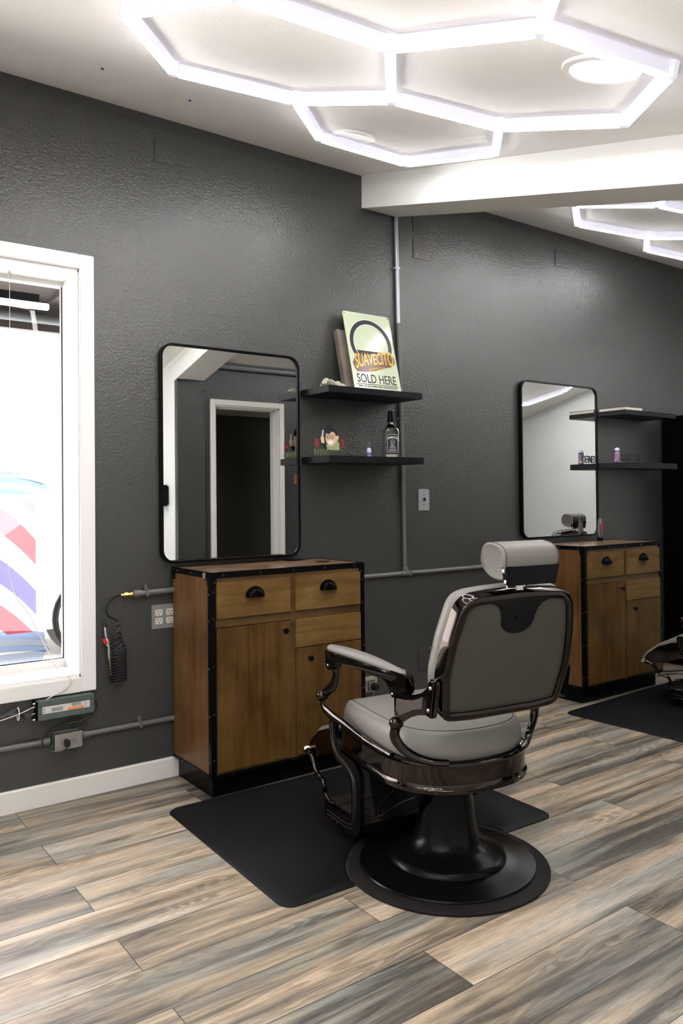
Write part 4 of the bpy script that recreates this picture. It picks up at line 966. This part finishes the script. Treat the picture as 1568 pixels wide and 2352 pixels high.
    prism(bm, [(-.064, -.003), (-.040, -.010), (-.040, -.055), (-.066, -.062)], .082, .1005, lambda u, v, d: (HX+d*(1 if v > -.03 else .9), hc.y+tilt(u, v)[0], hc.z+tilt(u, v)[1]), .001)
    hb = part('headrest_bracket', bm, BLK)
    for sx in (-1, 1):
        for v in (-.017, -.050): bm = B(); lathe(bm, [(.005, -.002), (.0045, .002), (0, .003)], 10, (HX+sx*(.102 if v > -.03 else .0915), hc.y+tilt(-.052, v)[0], hc.z+tilt(-.052, v)[1]), 'X'); part('screw', bm, CHB, hb)
    # ---- arms
    for sx in (-1, 1):
        X = sx*.283
        N_ = 44; od = []
        for i in range(N_):
            a = 2*pi*i/N_; y = .060+.258*cos(a); wd = .019+.018*((y+.19)/.49); od.append((X+wd*math.copysign(abs(sin(a))**.72, sin(a)), y))
        def zt(y): t = min(1, max(0, (y+.2)/.5)); return .712+.002*t+.007*sin(pi*t)
        bm = B(); loft(bm, [[(u, v, zt(v)+dz) for u, v in inset(od, d)] for d, dz in ((-.012, -.030), (-.001, -.027), (.002, -.018), (.003, -.004), (.0, .0), (-.004, .001))])
        prism(bm, rpoly([(.322, .700), (.316, .716), (.262, .706), (.236, .688), (.250, .662), (.262, .650), (.300, .642), (.318, .655)], .012), X-.015, X+.015, FX, .002)
        prism(bm, rpoly([(-.216, .722), (-.220, .672), (-.206, .658), (-.190, .664), (-.165, .655), (-.150, .640), (-.128, .640), (-.112, .678), (-.06, .690), (-.11, .722)], [.01, .01, .008, .01, .01, .01, .012, .03, .01, .01]), X-.015, X+.015, FX, .002)
        arm = part('armrest', bm, CHR)
        bm = B(); L = [[(u, v, zt(v)+dz) for u, v in inset(od, d)] for d, dz in ((-.004, .0), (-.001, .004), (-.001, .009), (-.005, .014), (-.011, .018))]
        L.append([(X+(u-X)*.3, .060+(v-.060)*.8, zt(v)+.021) for u, v in inset(od, -.011)])
        loft(bm, L); part('arm_pad', bm, LEA, arm)
        bm = B(); P_ = crom([(X, .278, .665), (X, .268, .640), (X, .272, .612), (X, .295, .582), (X, .335, .558), (X, .36, .545)], 5); nn = len(P_)
        tube(bm, P_, [.010]*nn, 10, ra=[.014+.007*sin(pi*i/nn) for i in range(nn)], up=(0, 1, 0)); part('front_link', bm, CHR, arm)
        for (y, z) in ((.368, .535), (-.143, .560)):
            bm = B(); lathe(bm, [(.0, 0), (.017, 0), (.0195, .006), (.0195, .014), (.016, .022), (.009, .0265), (0, .027)], 20, (0, 0, 0), 'X')
            if sx < 0: bmesh.ops.scale(bm, vec=(-1, 1, 1), verts=bm.verts)
            bmesh.ops.translate(bm, vec=(X-sx*.002, y, z), verts=bm.verts)
            lathe(bm, [(.016, -.015), (.018, -.011), (.018, .009), (.016, .013)], 20, (X, y, z), 'X')
            part('pivot_knob', bm, CHR, arm)
        bm = B(); P_ = crom([(X, .370, .533), (X, .372, .508), (X, .350, .485), (X-sx*.004, .30, .473), (X-sx*.012, .22, .462), (X-sx*.022, .12, .444), (X-sx*.027, .02, .436), (X-sx*.03, -.06, .432)], 6)
        nn = len(P_); tube(bm, P_, [.009+.001*(i/nn) for i in range(nn)], 10, ra=[.017 if i < nn*.35 else .017-.011*min(1, (i/nn-.35)/.5) for i in range(nn)], up=(0, 1, 0)); part('front_scroll', bm, CHR, arm)
        # rear post panel between the armrest, the back bracket and the knob; it bends inward to the back
        pn = [(-.160, .664), (-.142, .655), (-.135, .640), (-.133, .600), (-.138, .575), (-.150, .556), (-.170, .566), (-.205, .592), (-.245, .606), (-.268, .612), (-.276, .612), (-.29, .612), (-.308, .710), (-.298, .706), (-.286, .696), (-.262, .674), (-.225, .662), (-.19, .656)]
        def bend(u, v, d): k = min(1, max(0, (-.175-u)/.12)); return (d+(sx*.257-X)*k, u, v)
        bm = B(); prism(bm, pn, X-.006, X+.006, bend, .0015); part('rear_post', bm, CHR, arm)
        q_ = [(-.150, .638), (-.147, .605), (-.165, .588), (-.19, .600), (-.225, .618), (-.245, .624), (-.262, .628), (-.268, .666), (-.250, .656), (-.22, .645), (-.19, .641)]
        bm = B(); prism(bm, q_, X+sx*.0055, X+sx*.0072, bend); part('cast_panel', bm, CHRT, arm)
        bm = B(); P_ = crom([(X, -.143, .555), (X+sx*.002, -.130, .525), (X-sx*.004, -.132, .500), (X-sx*.025, -.142, .472), (X-sx*.06, -.165, .448), (X-sx*.10, -.198, .437), (X-sx*.14, -.218, .434)], 6); nn = len(P_)
        tube(bm, P_, [.020-.010*(i/nn) for i in range(nn)], 10, ra=[.011-.004*(i/nn) for i in range(nn)], up=(0, 1, 0)); part('rear_scroll', bm, CHR, arm)
        xo = sx*.251
        bm = B(); prism(bm, rpoly([(-.272, .606), (-.306, .606), (-.328, .722), (-.292, .724)], .012), min(xo-sx*.004, xo+sx*.010), max(xo-sx*.004, xo+sx*.010), FX, .002)
        prism(bm, rpoly([(-.277, .612), (-.302, .612), (-.322, .716), (-.296, .718)], .008), min(xo, xo+sx*.018), max(xo, xo+sx*.018), FX, .002)
        part('back_bracket', bm, CHR, arm)
        xs_ = xo+sx*.018
        for (y, z) in ((-.306, .698), (-.293, .630)):
            bm = B(); lathe(bm, [(0, -.004), (.005, -.003), (.0065, 0), (.0065, .01)] if sx < 0 else [(.0065, -.01), (.0065, 0), (.005, .003), (0, .004)], 14, (xs_, y, z), 'X'); part('screw', bm, CHB, arm)
        for (y, z) in ((.300, .660), (-.139, .650)):
            bm = B(); lathe(bm, [(0, -.003), (.004, -.002), (.005, 0), (.005, .01)] if sx < 0 else [(.005, -.01), (.005, 0), (.004, .002), (0, .003)], 14, (X+sx*.0155, y, z), 'X'); part('screw', bm, CHB, arm)
    # ---- footrest
    FR = bpy.data.objects.new('footrest', None); COL.objects.link(FR); FR.parent = T; FR.empty_display_size = .05
    for sx in (-1, 1):
        X = sx*.222
        pol = [(.428, .425), (.424, .345), (.378, .292), (.31, .275), (.258, .245), (.258, .135), (.295, .098), (.47, .094), (.47, .055), (.24, .048), (.195, .090), (.190, .285), (.235, .320), (.32, .335), (.376, .37), (.382, .425)]
        bm = B(); prism(bm, rpoly(pol, [.01, .03, .03, .04, .03, .025, .01, .005, .005, .045, .04, .04, .04, .04, .03, .01]), X-.009, X+.009, FX, .003)
        rail = part('side_rail', bm, BLK, FR)
        bm = B()
        for off in (.012, .026):
            P_ = crom([(X+sx*.0095, .424-off, .42), (X+sx*.0095, .418-off, .355), (X+sx*.0095, .372-off*.5, .302+off*.5), (X+sx*.0095, .30-off*.5, .285+off*.3), (X+sx*.0095, .256-off, .25), (X+sx*.0095, .256-off, .13), (X+sx*.0095, .285-off*.8, .095-off*.8), (X+sx*.0095, .45, .092-off)], 5)
            tube(bm, P_, .0022, 6)
        part('rib_lines', bm, CHRT, rail)
        for y in (.36, .395):
            bm = B(); lathe(bm, [(.006, -.004), (.005, .0)] if sx < 0 else [(.006, 0), (.005, .004)], 12, (X+sx*.012, y, .062), 'X'); part('screw', bm, CHB, rail)
        bm = B(); P_ = crom([(X+sx*.012, .622, .262), (X+sx*.012, .578, .250), (X+sx*.012, .548, .222), (X+sx*.012, .525, .196), (X+sx*.01, .480, .180), (X+sx*.008, .468, .160), (X+sx*.004, .470, .135), (X, .448, .112), (X-sx*.01, .42, .106)], 6); nn = len(P_)
        tube(bm, P_, .0085, 10, ra=[.012-.004*i/nn for i in range(nn)], up=(0, 1, 0)); part('swing_link', bm, CHR, FR)
        bm = B(); lathe(bm, [(0, -.014), (.010, -.013), (.014, -.006), (.014, .012)] if sx < 0 else [(.014, -.012), (.014, .006), (.010, .013), (0, .014)], 16, (X+sx*.012, .622, .262), 'X'); part('pivot_bolt', bm, CHB, FR)
    bm = B(); prism(bm, rpoly([(.20, .072), (.20, .104), (.50, .104), (.51, .10), (.51, .062), (.50, .055)], .004), -.212, .212, FX, .003); fp = part('foot_plate', bm, BLK, FR)
    bm = B(); box(bm, -.205, .205, .205, .495, .1, .1055, .001)
    for i in range(6):
        for j in range(9): x = -.18+.045*j+(.02 if i % 2 else 0); y = .235+.045*i; box(bm, x-.012, x+.012, y-.005, y+.005, .105, .108, .001)
    box(bm, -.212, .212, .40, .44, .104, .114, .003)
    part('tread_plate', bm, STEEL, fp)
    sc3 = [(.395, .392), (.46, .382), (.54, .352), (.60, .305), (.625, .27), (.635, .250), (.610, .236), (.580, .240), (.52, .258), (.45, .282), (.398, .298)]
    bm = B(); prism(bm, rpoly(sc3, .014), -.222, .222, FX, .004); cp_ = part('calf_rest_shell', bm, CHR, FR)
    sc4 = [(.40, .388), (.46, .381), (.54, .351), (.60, .304), (.630, .262), (.636, .275), (.606, .318), (.545, .365), (.465, .395), (.40, .402)]
    bm = B(); prism(bm, rpoly(sc4, .006), -.205, .205, FX, .003); part('calf_rest_pad', bm, LEA, cp_)
    bm = B()
    for sx in (-1, 1): tube(bm, [(sx*.12, .25, .33), (sx*.12, .30, .24), (sx*.12, .24, .06)], .012, 8)
    prism(bm, rpoly([(.255, .34), (.300, .30), (.245, .07), (.21, .09), (-.03, .235), (-.05, .34)], .02), -.135, -.118, FX, .003)
    prism(bm, rpoly([(.255, .34), (.300, .30), (.245, .07), (.21, .09), (-.03, .235), (-.05, .34)], .02), .118, .135, FX, .003)
    box(bm, -.135, .135, .20, .30, .045, .075, .005)
    part('linkage_frame', bm, BLK, FR)
    for sx in (-1, 1): bm = B(); tube(bm, crom([(sx*.1365, -.02, .262), (sx*.1365, .1, .195), (sx*.1365, .2, .125), (sx*.1365, .225, .12), (sx*.1365, .2, .17), (sx*.1365, .12, .24)], 5), .0035, 6); part('linkage_rib', bm, CHRT, FR)
    return T
TH = .14
barber_chair('grey padded barber chair with black chrome arms on the front mat, seen from behind', (1.892, -1.394, 0), -TH)
barber_chair('grey padded barber chair at the right edge, only its footrest in the picture', (4.655, -1.14, 0), -radians(-13), .0)
barber_chair('grey padded barber chair seen only in the far mirror', (5.61, -1.39, 0), -radians(186), .025)
